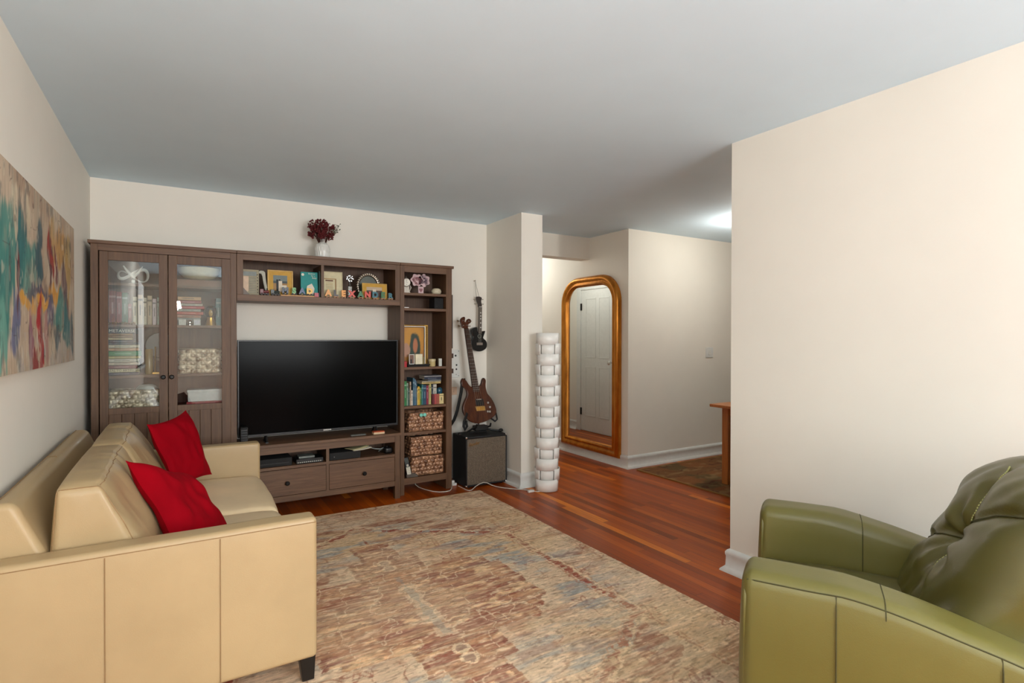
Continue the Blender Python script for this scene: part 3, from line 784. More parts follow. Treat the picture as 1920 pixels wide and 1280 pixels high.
M_thread = plain('tan_thread', rgb(150, 118, 80), .8)
M_leg = plain('black_leg', rgb(20, 17, 15), .4)
sf = thing('sofa', 'tan leather two-seat sofa along the left wall with black tapered legs', 'sofa', (-.02, 3.11, 0))
SX0, SX1, SY0, SY1 = -.500, .452, 2.190, 4.030
def arm(ya, yb_, outer):
    c = ((SX0+SX1)/2, (ya+yb_)/2, (.112+.652)/2); h = ((SX1-SX0)/2, (yb_-ya)/2, (.652-.112)/2)
    def f(p):
        k = (p.z-.112)/.54; q = (p.x-SX0)/(SX1-SX0)
        p.z += .010*math.sin(PI*min(1, max(0, q)))*0 + .002*mn.noise(p*4)
        p.y += outer*.004*math.sin(PI*k)*math.sin(PI*q)
        return p
    mb = MB().rbox(c, h, .018, (14, 3, 10), f)
    return mb
a1 = build('arm', arm(SY0, 2.292, -1), M_tan, sf, smooth=60)
a2 = build('arm', arm(3.928, SY1, 1), M_tan, sf, smooth=60)
def seam(name, pts, parent, mat=M_thread, r=.0016): return build(name, MB().tube(pts, r, 5), mat, parent, smooth=0)
for xs in (-.207, .122): seam('seam', [(xs, SY0-.0035-.002*math.sin(PI*t), .115+t*.515) for t in [k/10 for k in range(11)]], a1)
seam('seam', [(SX0+.02+t*(SX1-SX0-.025), SY0-.0005, .634) for t in [k/12 for k in range(13)]], a1)
seam('seam', [(SX1-.002, SY0+.012, .13+t*.50) for t in [k/6 for k in range(7)]], a1)
seam('seam', [(SX1-.002, 3.945, .13+t*.50) for t in [k/6 for k in range(7)]], a2)
bs = MB().rbox((-.02, 3.11, .185), (.43, .815, .075), .015, (8, 12, 3)); build('base', bs, M_tan, sf, smooth=60)
# reclined back frame
def bf(p):
    k = (p.z-.20)/.62; front = (p.x+.512)/.065
    if front > .5: p.x += (1-k)*.26
    p.z += .006*mn.noise(p*3); return p
fb = build('back_frame', MB().rbox((-.4795, 3.11, .518), (.0325, .815, .300), .024, (3, 20, 8), bf), M_tan, sf, smooth=60)
seam('seam', [(-.495, 2.30+t*1.60, .8185) for t in [k/20 for k in range(21)]], fb); 
for ys in (3.10,): seam('seam', [(-.495, ys, .8185), (-.465, ys, .8185), (-.447, ys, .797)], fb)
# seat cushions
def seatc(ya, yb_, s):
    cy = (ya+yb_)/2; hy = (yb_-ya)/2
    def f(p):
        u = (p.y-cy)/hy; v = (p.x-.14)/.32
        if p.z > .38: p.z += .022*(1-u**4)*(1-.6*v*v) - .035*max(0, v-.55)**1.3 + .004*mn.noise(Vector((p.x*6, p.y*6, s)))
        p.x += .010*(1-u*u)*(1 if v > 0 else 0)
        return p
    return MB().rbox((.14, cy, .352), (.31, hy, .098), .045, (12, 12, 3), f)
for k, (ya, yb_) in enumerate(((2.296, 3.108), (3.112, 3.924))):
    sc = build('seat_cushion', seatc(ya, yb_, k*5), M_tan_seat, sf, smooth=60)
    cy = (ya+yb_)/2; hy = (yb_-ya)/2
    seam('seam', [(.443+.010*(1-u*u), cy+u*(hy-.02), .392-.002*abs(u)) for u in [t/8-1 for t in range(17)]], sc, plain('pale_piping', rgb(214, 186, 144), .6), .0022)
# back cushions, leaning
def backc(ya, yb_, s):
    cy = (ya+yb_)/2; hy = (yb_-ya)/2
    def f(p):
        u = (p.y-cy)/hy; k = (p.z-.45)/.39; t = (p.x+.235)/.16      # t -1 back .. 1 front
        kk = min(1, max(0, k))
        p.x = -.215 + t*(.165-.105*kk) - .075*kk + .0
        bulge = (1-min(1, abs(u))**3)
        p.x += (.046 if t > 0 else -.010)*bulge*math.sin(PI*min(1, max(0, kk*.9+.1)))
        if k > .8: p.z += .014*bulge*(1-abs(t)*.5)
        # gathers along the top front ridge
        g = mn.noise(Vector((p.y*22, p.z*5, s)))*.010 + mn.noise(Vector((p.y*45, p.z*6, s)))*.003 + mn.noise(Vector((p.y*7, p.z*4, s+3)))*.014
        p.x += g*(1 if t > 0 else .3); p.z += g*.5*(1 if k > .6 else 0)
        if abs(u) > .93: p.y += -math.copysign(.012, u)*(1-kk*.2)*abs(mn.noise(p*6))
        return p
    c, h, r = (-.235, cy, .645), (.16, hy, .20), .036
    sm = []
    sm.append([surf(c, h, r, (h[0], -h[1]+.03+t*(2*h[1]-.06), h[2]), f) for t in [k/40 for k in range(41)]])      # front ridge
    sm.append([surf(c, h, r, (-h[0]*.9+t*1.9*h[0], -h[1], h[2]), f) for t in [k/10 for k in range(11)]])           # near end, top
    sm.append([surf(c, h, r, (h[0], -h[1], h[2]-t*1.6*h[2]), f) for t in [k/16 for k in range(17)]])
    sm.append([surf(c, h, r, (-h[0], -h[1], h[2]-t*1.6*h[2]), f) for t in [k/16 for k in range(17)]])
    return MB().rbox(c, h, r, (8, 34, 12), f), sm
for k, (ya, yb_) in enumerate(((2.305, 3.112), (3.118, 3.920))):
    mb, sms = backc(ya, yb_, k*9+2)
    bc = build('back_cushion', mb, M_tan, sf, smooth=70)
    sm_ = MB()
    for q in sms: sm_.tube(q, .0019, 5)
    build('seam', sm_, M_thread, bc, smooth=0)
for lx, ly in ((.425, 2.245), (.425, 3.975), (-.47, 2.245), (-.47, 3.975)):
    lg = MB(); zb = .012 if lx > 0 else 0.0
    lg.add([(lx-.022, ly-.022, zb), (lx+.022, ly-.022, zb), (lx+.022, ly+.022, zb), (lx-.022, ly+.022, zb), (lx-.034, ly-.034, .118), (lx+.025, ly-.034, .118), (lx+.025, ly+.034, .118), (lx-.034, ly+.034, .118)],
           [(0,3,2,1),(4,5,6,7),(0,1,5,4),(1,2,6,5),(2,3,7,6),(3,0,4,7)])
    build('leg', lg, M_leg, sf, bevel=.003)

# red scatter cushions
def fabric(name, c, rough=.85, scale=600):
    m, nt, b = nodes(name); f = noise(nt, coords(nt), 5, 3); wv = noise(nt, coords(nt), scale, 1)
    nt.links.new(ramp(nt, f, [(.3, sc_(c, .88)), (.7, sc_(c, 1.1))]), b.inputs['Base Color'])
    b.inputs['Roughness'].default_value = rough; b.inputs['Specular IOR Level'].default_value = .08; b.inputs['Sheen Weight'].default_value = 0
    bump(nt, b, wv, .25, .002); return m
M_red = fabric('red_cotton', rgb(146, 0, 17))
def pillow(TL, TR, BR, BL, th, seed, n=22, dent=0):
    TL, TR, BR, BL = map(Vector, (TL, TR, BR, BL)); nrm = (TR-TL).cross(BL-TL).normalized()
    mb = MB()
    def P(side):
        def f(i, j):
            u, v = i, j; a, b = 2*u-1, 2*v-1
            # pull the edges in between the corners
            pu = u + .055*(-a)*(1-b*b)*abs(a); pv = v + .055*(-b)*(1-a*a)*abs(b)
            p = (TL*(1-pu)+TR*pu)*(1-pv)+(BL*(1-pu)+BR*pu)*pv
            e = max(0, (1-abs(a)**2.6))*max(0, (1-abs(b)**2.6)); h = th*e**.55
            w_ = mn.noise(Vector((u*3, v*3, seed)))*.022 + mn.noise(Vector((u*8, v*5, seed+5)))*.010
            if dent: w_ -= dent*math.exp(-((u-.5)/.10)**2)*max(0, 1-v*2.2)
            return p + nrm*side*(h+w_*e**.5) + nrm*(mn.noise(Vector((u*2.2, v*2.2, seed+9)))*.02)
        return f
    mb.grid(n, n, P(1)); mb.grid(n, n, P(-1), flip=True)
    return mb
for cs, th, seed, lab, base in (
    (((-.185, 2.66, .852), (.038, 2.86, .722), (.195, 2.76, .472), (.0, 2.42, .515)), .062, 3, 'bright red scatter cushion at the near arm of the tan sofa', (.03, 2.68, .48)),
    (((-.150, 3.52, .875), (.035, 3.83, .905), (.165, 3.74, .520), (-.02, 3.44, .505)), .055, 8, 'dark red scatter cushion leaning in the far corner of the tan sofa', (.03, 3.62, .48))):
    single('scatter_cushion', pillow(*cs, th, seed, n=36), M_red, lab, 'cushion', base=base, group='red cushions on the sofa', smooth=80)

# ================================================================== green armchair (local frame: x across, -y back)
M_green = leather('olive_leather', rgb(84, 78, 34), rough=.33, var=.10, spec=.55)
M_green2 = leather('olive_leather_shell', rgb(104, 97, 46), rough=.36, var=.07, spec=.5, big=.15)
M_gthread = plain('pale_green_thread', rgb(186, 184, 120), .8)
M_gdark = plain('dark_green_thread', rgb(64, 60, 24), .8)
ac = thing('armchair', 'olive green leather recliner armchair in the right foreground', 'armchair', (1.432, 1.047, .0), math.atan2(.509, .861))
W = .896
def zt(b): return .645 - .33*max(0, b-.25)**1.35          # arm top falls towards the back
def garm(x0, x1, outer):
    c = ((x0+x1)/2, -.43, .34); h = ((x1-x0)/2, .43, .30)
    def f(p):
        b = -p.y; k = (p.z-.04)/.60
        p.z = .04 + k*(zt(max(0, b))-.04)
        q = (p.x-c[0])/h[0]
        p.x += q*.012*math.sin(PI*min(1, max(0, k)))
        if b < .02: p.y += .012*math.sin(PI*min(1, max(0, k)))*(1-abs(q)**2)
        if k > .8: p.z += .004*mn.noise(p*7)
        return p
    return MB().rbox(c, h, (.045, .030, .042), (4, 20, 10), f), (lambda X, Y, Z: surf(c, h, (.045, .030, .042), (X*h[0], Y-c[1], Z), f))
for x0, x1, o_ in ((0, .175, -1), (W-.175, W, 1)):
    gm, sp_ = garm(x0, x1, o_)
    a_ = build('arm', gm, M_green2, ac, world=False, smooth=70)
    yo = x0 if o_ < 0 else x1; ofs = -.0015 if o_ < 0 else .0015
    # piping round the front panel, top seam and side seams with stitching
    fp = [(x0+.012, -.008, .06)] + [(x0+.004, -.010, z) for z in (.2, .35, .48)] + [(x0+.004, -.010, .575), (x0+.03, -.010, .618), (x0+.0875, -.010, .630), (x1-.03, -.010, .618), (x1-.004, -.010, .575)] + [(x1-.004, -.010, z) for z in (.48, .35, .2)] + [(x1-.012, -.008, .06)]
    build('piping', MB().tube(fp, .0045, 6), M_green2, a_, world=False, smooth=60)
    s_ = MB()
    s_.tube([sp_(o_, -.01-.83*t, .283) for t in [k/30 for k in range(31)]], .0022, 5)
    for b in (.245, .60): s_.tube([sp_(o_, -b, -.28+.565*k/14)+Vector((o_*.0022, 0, 0)) for k in range(15)], .0017, 5)
    s_.tube([sp_(o_, -.36, .255+.045*k/4) for k in range(5)] + [sp_(o_-o_*2*k/10, -.36, .30) for k in range(11)] + [sp_(-o_, -.36, .30-.30*k/8)-Vector((o_*.0022, 0, 0)) for k in range(9)], .0017, 5)
    build('stitching', s_, M_gdark, a_, world=False, smooth=0)
bs = MB().rbox((W/2, -.45, .17), (W/2-.16, .38, .115), .02, (4, 4, 3)); build('base', bs, M_green, ac, world=False, smooth=60)
ft = MB()
for x, y in ((.07, -.06), (W-.07, -.06), (.07, -.80), (W-.07, -.80)): build('foot', MB().box(x-.03, x+.03, y-.03, y+.03, .0115, .06), M_leg, ac, world=False, bevel=.004)
def gseat(p):
    u = (p.x-W/2)/.27; v = (-p.y-.30)/.30
    if p.z > .36: p.z += .028*(1-u**4)*(1-v*v*.5) + mn.noise(p*8)*.006
    if p.y > -.06: p.y += .02*(1-u*u)
    return p
build('seat_cushion', MB().rbox((W/2, -.315, .345), (.276, .315, .105), .05, (10, 12, 3), gseat), M_green, ac, world=False, smooth=70)
# puffy reclined back: four lobes gathered to one point, with seams running out from it
def seg_d(px, pz, pts):
    best = 9
    for (ax, az), (bx, bz) in zip(pts, pts[1:]):
        t = max(0, min(1, ((px-ax)*(bx-ax)+(pz-az)*(bz-az))/((bx-ax)**2+(bz-az)**2))); best = min(best, math.hypot(px-ax-t*(bx-ax), pz-az-t*(bz-az)))
    return best
SEAMS = [[(.445, .705), (.40, .62), (.365, .52), (.36, .42)], [(.445, .705), (.432, .80), (.47, .90), (.54, .955)],
         [(.445, .705), (.53, .690), (.63, .655), (.745, .60)], [(.445, .705), (.405, .765), (.30, .83), (.15, .89)]]
def gback(c, h, r, lean, seed, amp, seams):
    def f(p):
        x0, z0 = p.x, p.z
        u = (p.x-c[0])/h[0]; k = (p.z-c[2])/h[2]; t = (p.y-c[1])/h[1]
        full = (1-min(1, abs(u))**3)*(1-min(1, abs(k))**4)
        p.y += .045*full*(1 if t > 0 else -.4)
        p.x -= u*.035*(max(0, k)**2)
        p.z -= .035*abs(u)**3*(1 if k > 0 else 0)
        w_ = mn.noise(Vector((p.x*5, p.z*9, seed)))*amp + mn.noise(Vector((p.x*14, p.z*6, seed+4)))*amp*.5
        if seams and t > -.5:
            d = min(seg_d(x0, z0, s_) for s_ in SEAMS); r_ = math.hypot(x0-.445, z0-.705); th_ = math.atan2(z0-.705, x0-.445)
            w_ -= .024*math.exp(-(d/.020)**2) + .040*math.exp(-(r_/.060)**2)
            w_ += .011*math.sin(th_*7+seed)*math.exp(-((r_-.09)/.07)**2) + .008*mn.noise(Vector((x0*16+z0*10, z0*4, seed+7)))
            # long pulls towards the lower near corner
            w_ += .010*math.sin((x0*30+z0*18))*math.exp(-((x0-.20)/.13)**2-((z0-.52)/.13)**2)
        p.y += w_*(1 if t > 0 else .3); p.x += mn.noise(Vector((p.z*8, p.y*8, seed+2)))*amp*.6
        p.y -= (p.z-.40)*lean
        return p
    return f
c_, h_, r_b = (W/2+.005, -.565, .680), (.315, .115, .285), .085
fb_ = gback(c_, h_, r_b, .52, 4, .012, True)
bk1 = build('back_cushion', MB().rbox(c_, h_, r_b, (46, 5, 44), fb_), M_green, ac, world=False, smooth=80)
for i, s_ in enumerate(SEAMS):
    pts = []
    for (ax, az), (bx, bz) in zip(s_, s_[1:]):
        for q in range(12):
            t = q/12; x, z = ax+(bx-ax)*t, az+(bz-az)*t
            pts.append(surf(c_, h_, r_b, (x-c_[0], h_[1], max(-h_[2], min(h_[2], z-c_[2]))), fb_) + Vector((0, .0045, 0)))
    m_ = MB()
    if i < 2:
        for q in range(0, len(pts)-1): m_.tube([pts[q], pts[q]*.35+pts[q+1]*.65], .0022, 4)
        build('stitching', m_, M_gthread, bk1, world=False, smooth=0)['label'] = 'pale green stitched seam'
    else:
        m_.tube(pts, .0022, 5); build('seam', m_, M_gdark, bk1, world=False, smooth=0)
bs2 = build('back_shell', MB().rbox((W/2, -.70, .56), (.300, .05, .36), .04, (8, 3, 10), gback((W/2, -.70, .56), (.300, .05, .36), .04, .46, 14, .003, False)), M_green, ac, world=False, smooth=80)
# ================================================================== things on the shelves
def mat(name, r, g, b, rough=.55, **kw): return plain(name, rgb(r, g, b), rough, **kw)
M_page = M_paper
_bm = {}
def cover(c):
    if c not in _bm: _bm[c] = plain('book_cover_%d_%d_%d' % c, rgb(*c), .5, var=.12, nscale=60)
    return _bm[c]
M_txt_l = plain('pale_print', rgb(226, 222, 206), .6, bmp=0); M_txt_d = plain('dark_print', rgb(40, 36, 34), .6, bmp=0)
def upright_book(x0, x1, z, h, d, yf, c, label, tilt=0, group=None, marks=True):
    """stands on z with its spine to the room at y = yf"""
    m = MB(); t = min(.0018, (x1-x0)*.2)
    m.box(x0, x0+t, yf+.001, yf+d, z, z+h, 0); m.box(x1-t, x1, yf+.001, yf+d, z, z+h, 0); m.box(x0, x1, yf, yf+.002, z, z+h, 0)
    m.box(x0+t, x1-t, yf+.002, yf+d-.004, z+.002, z+h-.003, 1)
    if marks:      # printed bands on the spine
        m.box(x0+t*.6, x1-t*.6, yf-.0006, yf+.0002, z+h*.80, z+h*.86, 2)
        m.box(x0+(x1-x0)*.38, x1-(x1-x0)*.38, yf-.0006, yf+.0002, z+h*.32, z+h*.66, 2)
    if tilt:
        m.xf(Matrix.Translation((x0, 0, z)) @ Matrix.Rotation(tilt, 4, 'Y') @ Matrix.Translation((-x0, 0, -z)))
    lum = c[0]*.3+c[1]*.6+c[2]*.1
    pc = tuple(int(v*.55+(20 if lum > 130 else 215)*.45) for v in c)
    return single('book', m, [cover(c), M_page, cover(pc)], label, 'book', group=group, smooth=0)
def flat_book(x0, x1, z, t, d, yf, c, label, group=None, marks=True, txt=None, rot=0):
    m = MB(); k = min(.002, t*.18)
    m.box(x0, x1, yf, yf+d, z, z+k, 0); m.box(x0, x1, yf, yf+d, z+t-k, z+t, 0); m.box(x0, x1, yf, yf+.002, z, z+t, 0)
    m.box(x0+.003, x1-.003, yf+.002, yf+d-.003, z+k, z+t-k, 1)
    if marks and not txt:
        m.box(x0+(x1-x0)*.2, x0+(x1-x0)*.7, yf-.0006, yf+.0002, z+t*.40, z+t*.60, 2)
    cxy = ((x0+x1)/2, yf+d/2)
    if rot: m.xf(Matrix.Translation((cxy[0], cxy[1], 0)) @ Matrix.Rotation(rot, 4, 'Z') @ Matrix.Translation((-cxy[0], -cxy[1], 0)))
    lum = c[0]*.3+c[1]*.6+c[2]*.1; tm = M_txt_d if lum > 130 else M_txt_l
    pc = tuple(int(v*.55+(20 if lum > 130 else 215)*.45) for v in c)
    o = single('book', m, [cover(c), M_page, cover(pc)], label, 'book', group=group, smooth=0)
    if txt: text('spine_title', txt, t*.85, ((x0+x1)/2, yf-.0008, z+t*.5), (PI/2, 0, 0), tm, o, extrude=.0003)
    return o
# woven basket: bumpy plaited walls
def weave_mat(name, c1, c2):
    m, nt, b = nodes(name); f = noise(nt, coords(nt), 26, 2)
    nt.links.new(ramp(nt, f, [(.32, c2), (.60, c1)]), b.inputs['Base Color']); b.inputs['Roughness'].default_value = .32; b.inputs['Metallic'].default_value = .25
    bump(nt, b, f, .2); return m
M_weave1 = weave_mat('copper_toned_weave', rgb(176, 132, 100), rgb(98, 62, 42)); M_weave2 = weave_mat('silver_toned_weave', rgb(222, 204, 176), rgb(126, 104, 82))
def basket(x0, x1, y0, y1, z0, z1, m, label, group, diag=True, cells=None):
    r = thing('woven_basket', label, 'basket', ((x0+x1)/2, (y0+y1)/2, z0), 0, group)
    def wall(P0, P1, nx_, ny_):
        L = math.hypot(P1[0]-P0[0], P1[1]-P0[1]); H = z1-z0; n = max(6, int(L/.031)); k = max(3, int(H/.027)); nu, nv = n*6, k*6
        def f(u, v):
            a, b_ = u*n, v*k
            if diag: a = a + (b_ % 2)*.5*0 + math.floor(b_)*.5
            ph = math.sin(PI*(a % 1))*math.sin(PI*(b_ % 1))
            alt = 1 if (math.floor(a)+math.floor(b_)) % 2 == 0 else .45
            h = .011*ph**.6*alt*(1 if 0 < u < 1 and 0 < v < 1 else 0)
            return (P0[0]+(P1[0]-P0[0])*u+nx_*h, P0[1]+(P1[1]-P0[1])*u+ny_*h, z0+H*v)
        return nu, nv, f
    mb = MB()
    for a, b_, nx_, ny_ in (((x0, y0), (x1, y0), 0, -1), ((x1, y0), (x1, y1), 1, 0), ((x1, y1), (x0, y1), 0, 1), ((x0, y1), (x0, y0), -1, 0)):
        mb.grid(*wall(a, b_, nx_, ny_))
    mb.box(x0+.004, x1-.004, y0+.004, y1-.004, z0, z0+.006)
    build('woven_body', mb, m, r, smooth=80)
    build('rim', MB().tube([(x0, y0, z1), (x1, y0, z1), (x1, y1, z1), (x0, y1, z1)], .005, 6, closed=True), m, r, smooth=60)
    li = MB(); li.box(x0+.006, x1-.006, y0+.006, y1-.006, z1-.03, z1-.02); build('lining', li, mat('dark_lining', 58, 48, 40), r)
    return r
def pic_frame(x0, x1, z0, z1, y, bw, fm, label, inner, group=None, tilt=.10, depth=.012, name='picture_frame', cat='picture frame'):
    """leans back by tilt; inner: list of (x0,x1,z0,z1,material) rectangles in 0..1 of the picture area"""
    r = thing(name, label, cat, ((x0+x1)/2, y, z0), 0, group); w_ = x1-x0; h = z1-z0
    M = Matrix.Rotation(-tilt, 4, 'X')
    f = MB(); o_ = [(-w_/2, 0), (w_/2, 0), (w_/2, h), (-w_/2, h)]; i_ = [(-w_/2+bw, bw), (w_/2-bw, bw), (w_/2-bw, h-bw), (-w_/2+bw, h-bw)]
    f.ring(o_, i_, 0, depth, 'y'); build('frame', f.xf(M), fm, r, world=False, bevel=.0012)
    p = MB(); ms = []; iw, ih = w_-2*bw, h-2*bw
    for k, (a, b_, c, d, m) in enumerate(inner):
        if m not in ms: ms.append(m)
        e = .0004*k
        p.box(-w_/2+bw+a*iw, -w_/2+bw+b_*iw, depth*.5-e, depth-.002, bw+c*ih, bw+d*ih, ms.index(m))
    build('picture', p.xf(M), ms, r, world=False, smooth=0)
    s = MB(); hh = h*.7; zt_ = hh*math.cos(tilt); yt = hh*math.sin(tilt)+depth
    s.add([(-.015, yt, zt_), (.015, yt, zt_), (.015, yt+.045, .002), (-.015, yt+.045, .002), (-.015, yt+.003, zt_), (.015, yt+.003, zt_), (.015, yt+.048, .002), (-.015, yt+.048, .002)], [(0,1,2,3),(7,6,5,4),(0,4,5,1),(3,2,6,7),(0,3,7,4),(1,5,6,2)])
    build('easel_back', s, M_blackm, r, world=False)
    return r

# ---- display cabinet, left half (x -.45..-.067), right half (-.06..0.318)
S1, S2, S3, S4 = CSH[3], CSH[2], CSH[1], CSH[0]
M_cer = mat('white_ceramic', 226, 224, 216, .25)
# sculptural white ornament: a ribbon of two loops
r = thing('ornament', 'white looped ribbon ornament on the top shelf of the glass cabinet', 'ornament', (-.27, 4.60, S1))
lo = MB(); pts = []
for k in range(37):
    t = 2*PI*k/36; pts.append((-.27+.085*math.sin(t), 4.60+.02*math.sin(2*t), S1+.062+.045*math.sin(2*t)*.8+.012*math.cos(t)))
lo.tube(pts[:-1], .011, 8, closed=True, flat=.35); build('ribbon', lo, M_cer, r, smooth=80)
wg = MB()
for s_ in (-1, 1):
    wg.tube([(-.27, 4.60, S1+.05), (-.27+s_*.03, 4.595, S1+.085), (-.27+s_*.055, 4.59, S1+.125)], [.012, .010, .004], 8)
build('fin', wg, M_cer, r, smooth=80)
bsx = MB(); bsx.lathe([(.035, 0), (.035, .006), (.012, .012), (.010, .03)], (-.27, 4.60, S1), 16); build('foot', bsx, M_cer, r)
# upright volumes on the second shelf
GV = 'upright books on the second shelf of the glass cabinet'
for x0, x1, h, c, lab in (
    (-.400, -.362, .225, (120, 52, 40), 'first tall red-brown bound volume behind the left glass door'),
    (-.359, -.331, .220, (142, 64, 56), 'second tall red bound volume with pale bands behind the left glass door'),
    (-.328, -.298, .215, (34, 92, 62), 'tall dark green volume beside the red bound books'),
    (-.294, -.276, .140, (128, 50, 46), 'short maroon book right of the tall green volume'),
    (-.268, -.244, .190, (196, 186, 160), 'cream book right of the short maroon one behind glass'),
    (-.240, -.214, .205, (180, 156, 120), 'tan book second of the pale row behind glass'),
    (-.210, -.190, .185, (206, 196, 176), 'off-white book in the middle of the pale row behind glass'),
    (-.186, -.160, .200, (186, 166, 138), 'beige book fourth of the pale row behind glass'),
    (-.156, -.136, .180, (204, 188, 190), 'pinkish white slim book near the end of the pale row'),
    (-.130, -.118, .190, (172, 196, 178), 'thin pale green book at the centre stile of the glass cabinet')):
    upright_book(x0, x1, S2, h, .16, 4.535, c, lab, group=GV)
# gilded trinkets before the volumes
tr = MB()
for k in range(9): tr.sph((-.395+.0165*k, 4.522+.004*(k % 2), S2+.008), .0075+.002*(k % 3), 8)
single('bead_string', tr, M_gold, 'string of small gold beads lying before the bound volumes', 'beads')
# the stack on the third shelf, bottom to top
z = S3
GS = 'flat books stacked behind the left glass door'
stack = [(.020, -.408, -.238, (44, 36, 58), 'dark purple flat book at the very bottom of the cabinet stack', None),
 (.024, -.406, -.232, (214, 200, 156), 'cream flat book with black capitals second from the stack bottom', 'THE WAR OF ART AND WAR'),
 (.024, -.404, -.244, (120, 40, 34), 'dark red flat book third from the stack bottom', None),
 (.020, -.408, -.232, (206, 186, 160), 'pinkish cream flat book above the dark red one', None),
 (.024, -.407, -.236, (196, 190, 168), 'grey-cream flat book below the yellow one in the stack', None),
 (.018, -.408, -.226, (186, 170, 96), 'yellow flat book directly under the green one', None),
 (.034, -.408, -.222, (38, 128, 62), 'thick bright green flat book in the middle of the stack', None),
 (.020, -.406, -.234, (202, 160, 116), 'orange-cream flat book directly on the green one', None),
 (.022, -.406, -.232, (206, 196, 166), 'cream flat book second above the green one', None),
 (.012, -.405, -.242, (70, 76, 84), 'thin slate flat book above the cream pair', None),
 (.020, -.408, -.262, (36, 38, 46), 'black flat book below the small tan pair', None),
 (.016, -.408, -.272, (204, 180, 130), 'small cream flat book near the top of the stack', None),
 (.014, -.408, -.270, (150, 104, 44), 'small brown flat book near the top of the stack', None),
 (.014, -.408, -.270, (176, 130, 72), 'small tan flat book just under the dark title book', None),
 (.034, -.408, -.248, (24, 40, 44), 'black flat book with pale title METAVERSE topping the stack', 'THE METAVERSE')]
for t, a, b_, c, lab, tx in stack:
    tx = 'METAVERSE' if tx and 'META' in tx else (None if tx is None else 'REAL TO ARTIFICIAL')
    flat_book(a, b_, z, t-.0008, .14, 4.535, c, lab, GS, txt=tx); z += t
v = MB(); v.lathe([(.001, 0), (.022, 0), (.024, .02), (.024, .17), (.021, .175), (.018, .17), (.018, .03), (.001, .03)], (-.180, 4.60, S3), 20, caps=False)
single('vase', v, mat('amber_glass', 150, 126, 78, .15), 'slender olive glass cylinder vase beside the stacked books', 'vase')
r = thing('clock', 'dark round mantel clock with gold edges at the centre stile', 'clock', (-.115, 4.62, S3))
q = MB(); q.lathe([(.001, -.012), (.085, -.012), (.09, 0), (.085, .012), (.001, .012)], (-.115, 4.62, S3+.20), 28, axis='y', caps=False); build('case', q, mat('dark_clock_case', 58, 54, 48, .3), r)
q = MB()
for s_ in (-1, 1): q.tube([(-.115+s_*.03, 4.60, S3+.004), (-.115+s_*.028, 4.60, S3+.19)], .005, 8)
q.box(-.16, -.075, 4.58, 4.64, S3, S3+.012); build('stand', q, M_gold, r)
# fourth shelf
basket(-.402, -.122, 4.535, 4.72, S4, .975, M_weave2, 'silver-brown woven basket behind the left glass door', 'woven storage baskets')
ht = MB(); ht.sph((-.19, 4.62, .975), .07, 16, sc=(1, .8, .55)); single('cap', ht, mat('pale_cap', 206, 202, 192, .8), 'pale cap lying in the silver basket on the left', 'cap', base=(-.19, 4.62, .965))
# right half
q = MB(); bowl = [(.001, 0), (.05, 0), (.10, .02), (.128, .05), (.136, .088), (.130, .088), (.12, .054), (.09, .028), (.001, .012)]
q.lathe(bowl, (.128, 4.64, S1+.050), 36, caps=False); single('platter', q, mat('cream_ceramic', 226, 214, 178, .25), 'wide cream bowl on the top shelf behind the right glass door', 'bowl')
flat_book(-.055, .275, S1, .049, .17, 4.56, (134, 92, 66), 'brown patterned flat album under the cream bowl', marks=False)
z = S2+.055
GR = 'flat books stacked behind the right glass door'
flat_book(-.01, .135, S2, .018, .13, 4.56, (86, 96, 92), 'grey-green flat book at the foot of the right cabinet stack', GR)
flat_book(-.008, .128, S2+.018, .018, .13, 4.56, (120, 124, 120), 'grey flat book second from the foot of the right cabinet stack', GR)
flat_book(-.01, .132, S2+.036, .018, .13, 4.56, (150, 152, 146), 'pale grey flat book third from the foot of the right cabinet stack', GR); z = S2+.054
for t, a, b_, c, lab in ((.022, -.01, .135, (176, 120, 96), 'salmon brown flat book in the right cabinet stack'), (.022, -.012, .150, (196, 74, 52), 'orange-red flat book in the right cabinet stack'),
    (.020, -.01, .134, (168, 164, 150), 'grey flat book between the orange and red spines'), (.020, -.012, .156, (190, 60, 62), 'crimson flat book with pale pages in the right cabinet stack'),
    (.018, -.01, .146, (206, 196, 180), 'off-white flat book above the crimson one'), (.022, -.008, .138, (172, 92, 92), 'dusty pink flat book second from the right stack top'), (.026, -.008, .136, (206, 160, 112), 'pale orange flat book topping the right cabinet stack')):
    flat_book(a, b_, z, t-.0008, .13, 4.56, c, lab, GR); z += t
for i, (x, c) in enumerate(((.020, (212, 214, 206)), (.110, (222, 220, 226)))):
    pic_frame(x-.022, x+.022, S2, S2+.042, 4.530, .005, mat('white_frame', 220, 220, 212), ('small white framed card at the left', 'small white framed card at the right')[i]+' below the right cabinet stack', [(0, 1, 0, 1, cover(c))], tilt=.05, group='small framed cards')
sk = MB(); sk.sph((.065, 4.528, S2+.020), .018, 14, sc=(1, .8, 1)); sk.lathe([(.010, 0), (.010, .006)], (.065, 4.528, S2), 12)
single('ornament', sk, M_chrome, 'little silver ball ornament between the framed cards', 'ornament')
r = thing('glass_dome_lamp', 'small gold lamp under a clear glass globe in the cabinet', 'lamp', (.197, 4.56, S2))
q = MB(); q.lathe([(.001, 0), (.036, 0), (.034, .01), (.022, .055), (.024, .062), (.001, .062)], (.197, 4.56, S2), 20, caps=False); build('base', q, M_gold, r)
q = MB(); q.lathe([(.001, .062), (.010, .07), (.014, .09), (.008, .112), (.001, .116)], (.197, 4.56, S2), 12, caps=False); build('bulb', q, mat('amber_bulb', 236, 190, 90, .3), r)
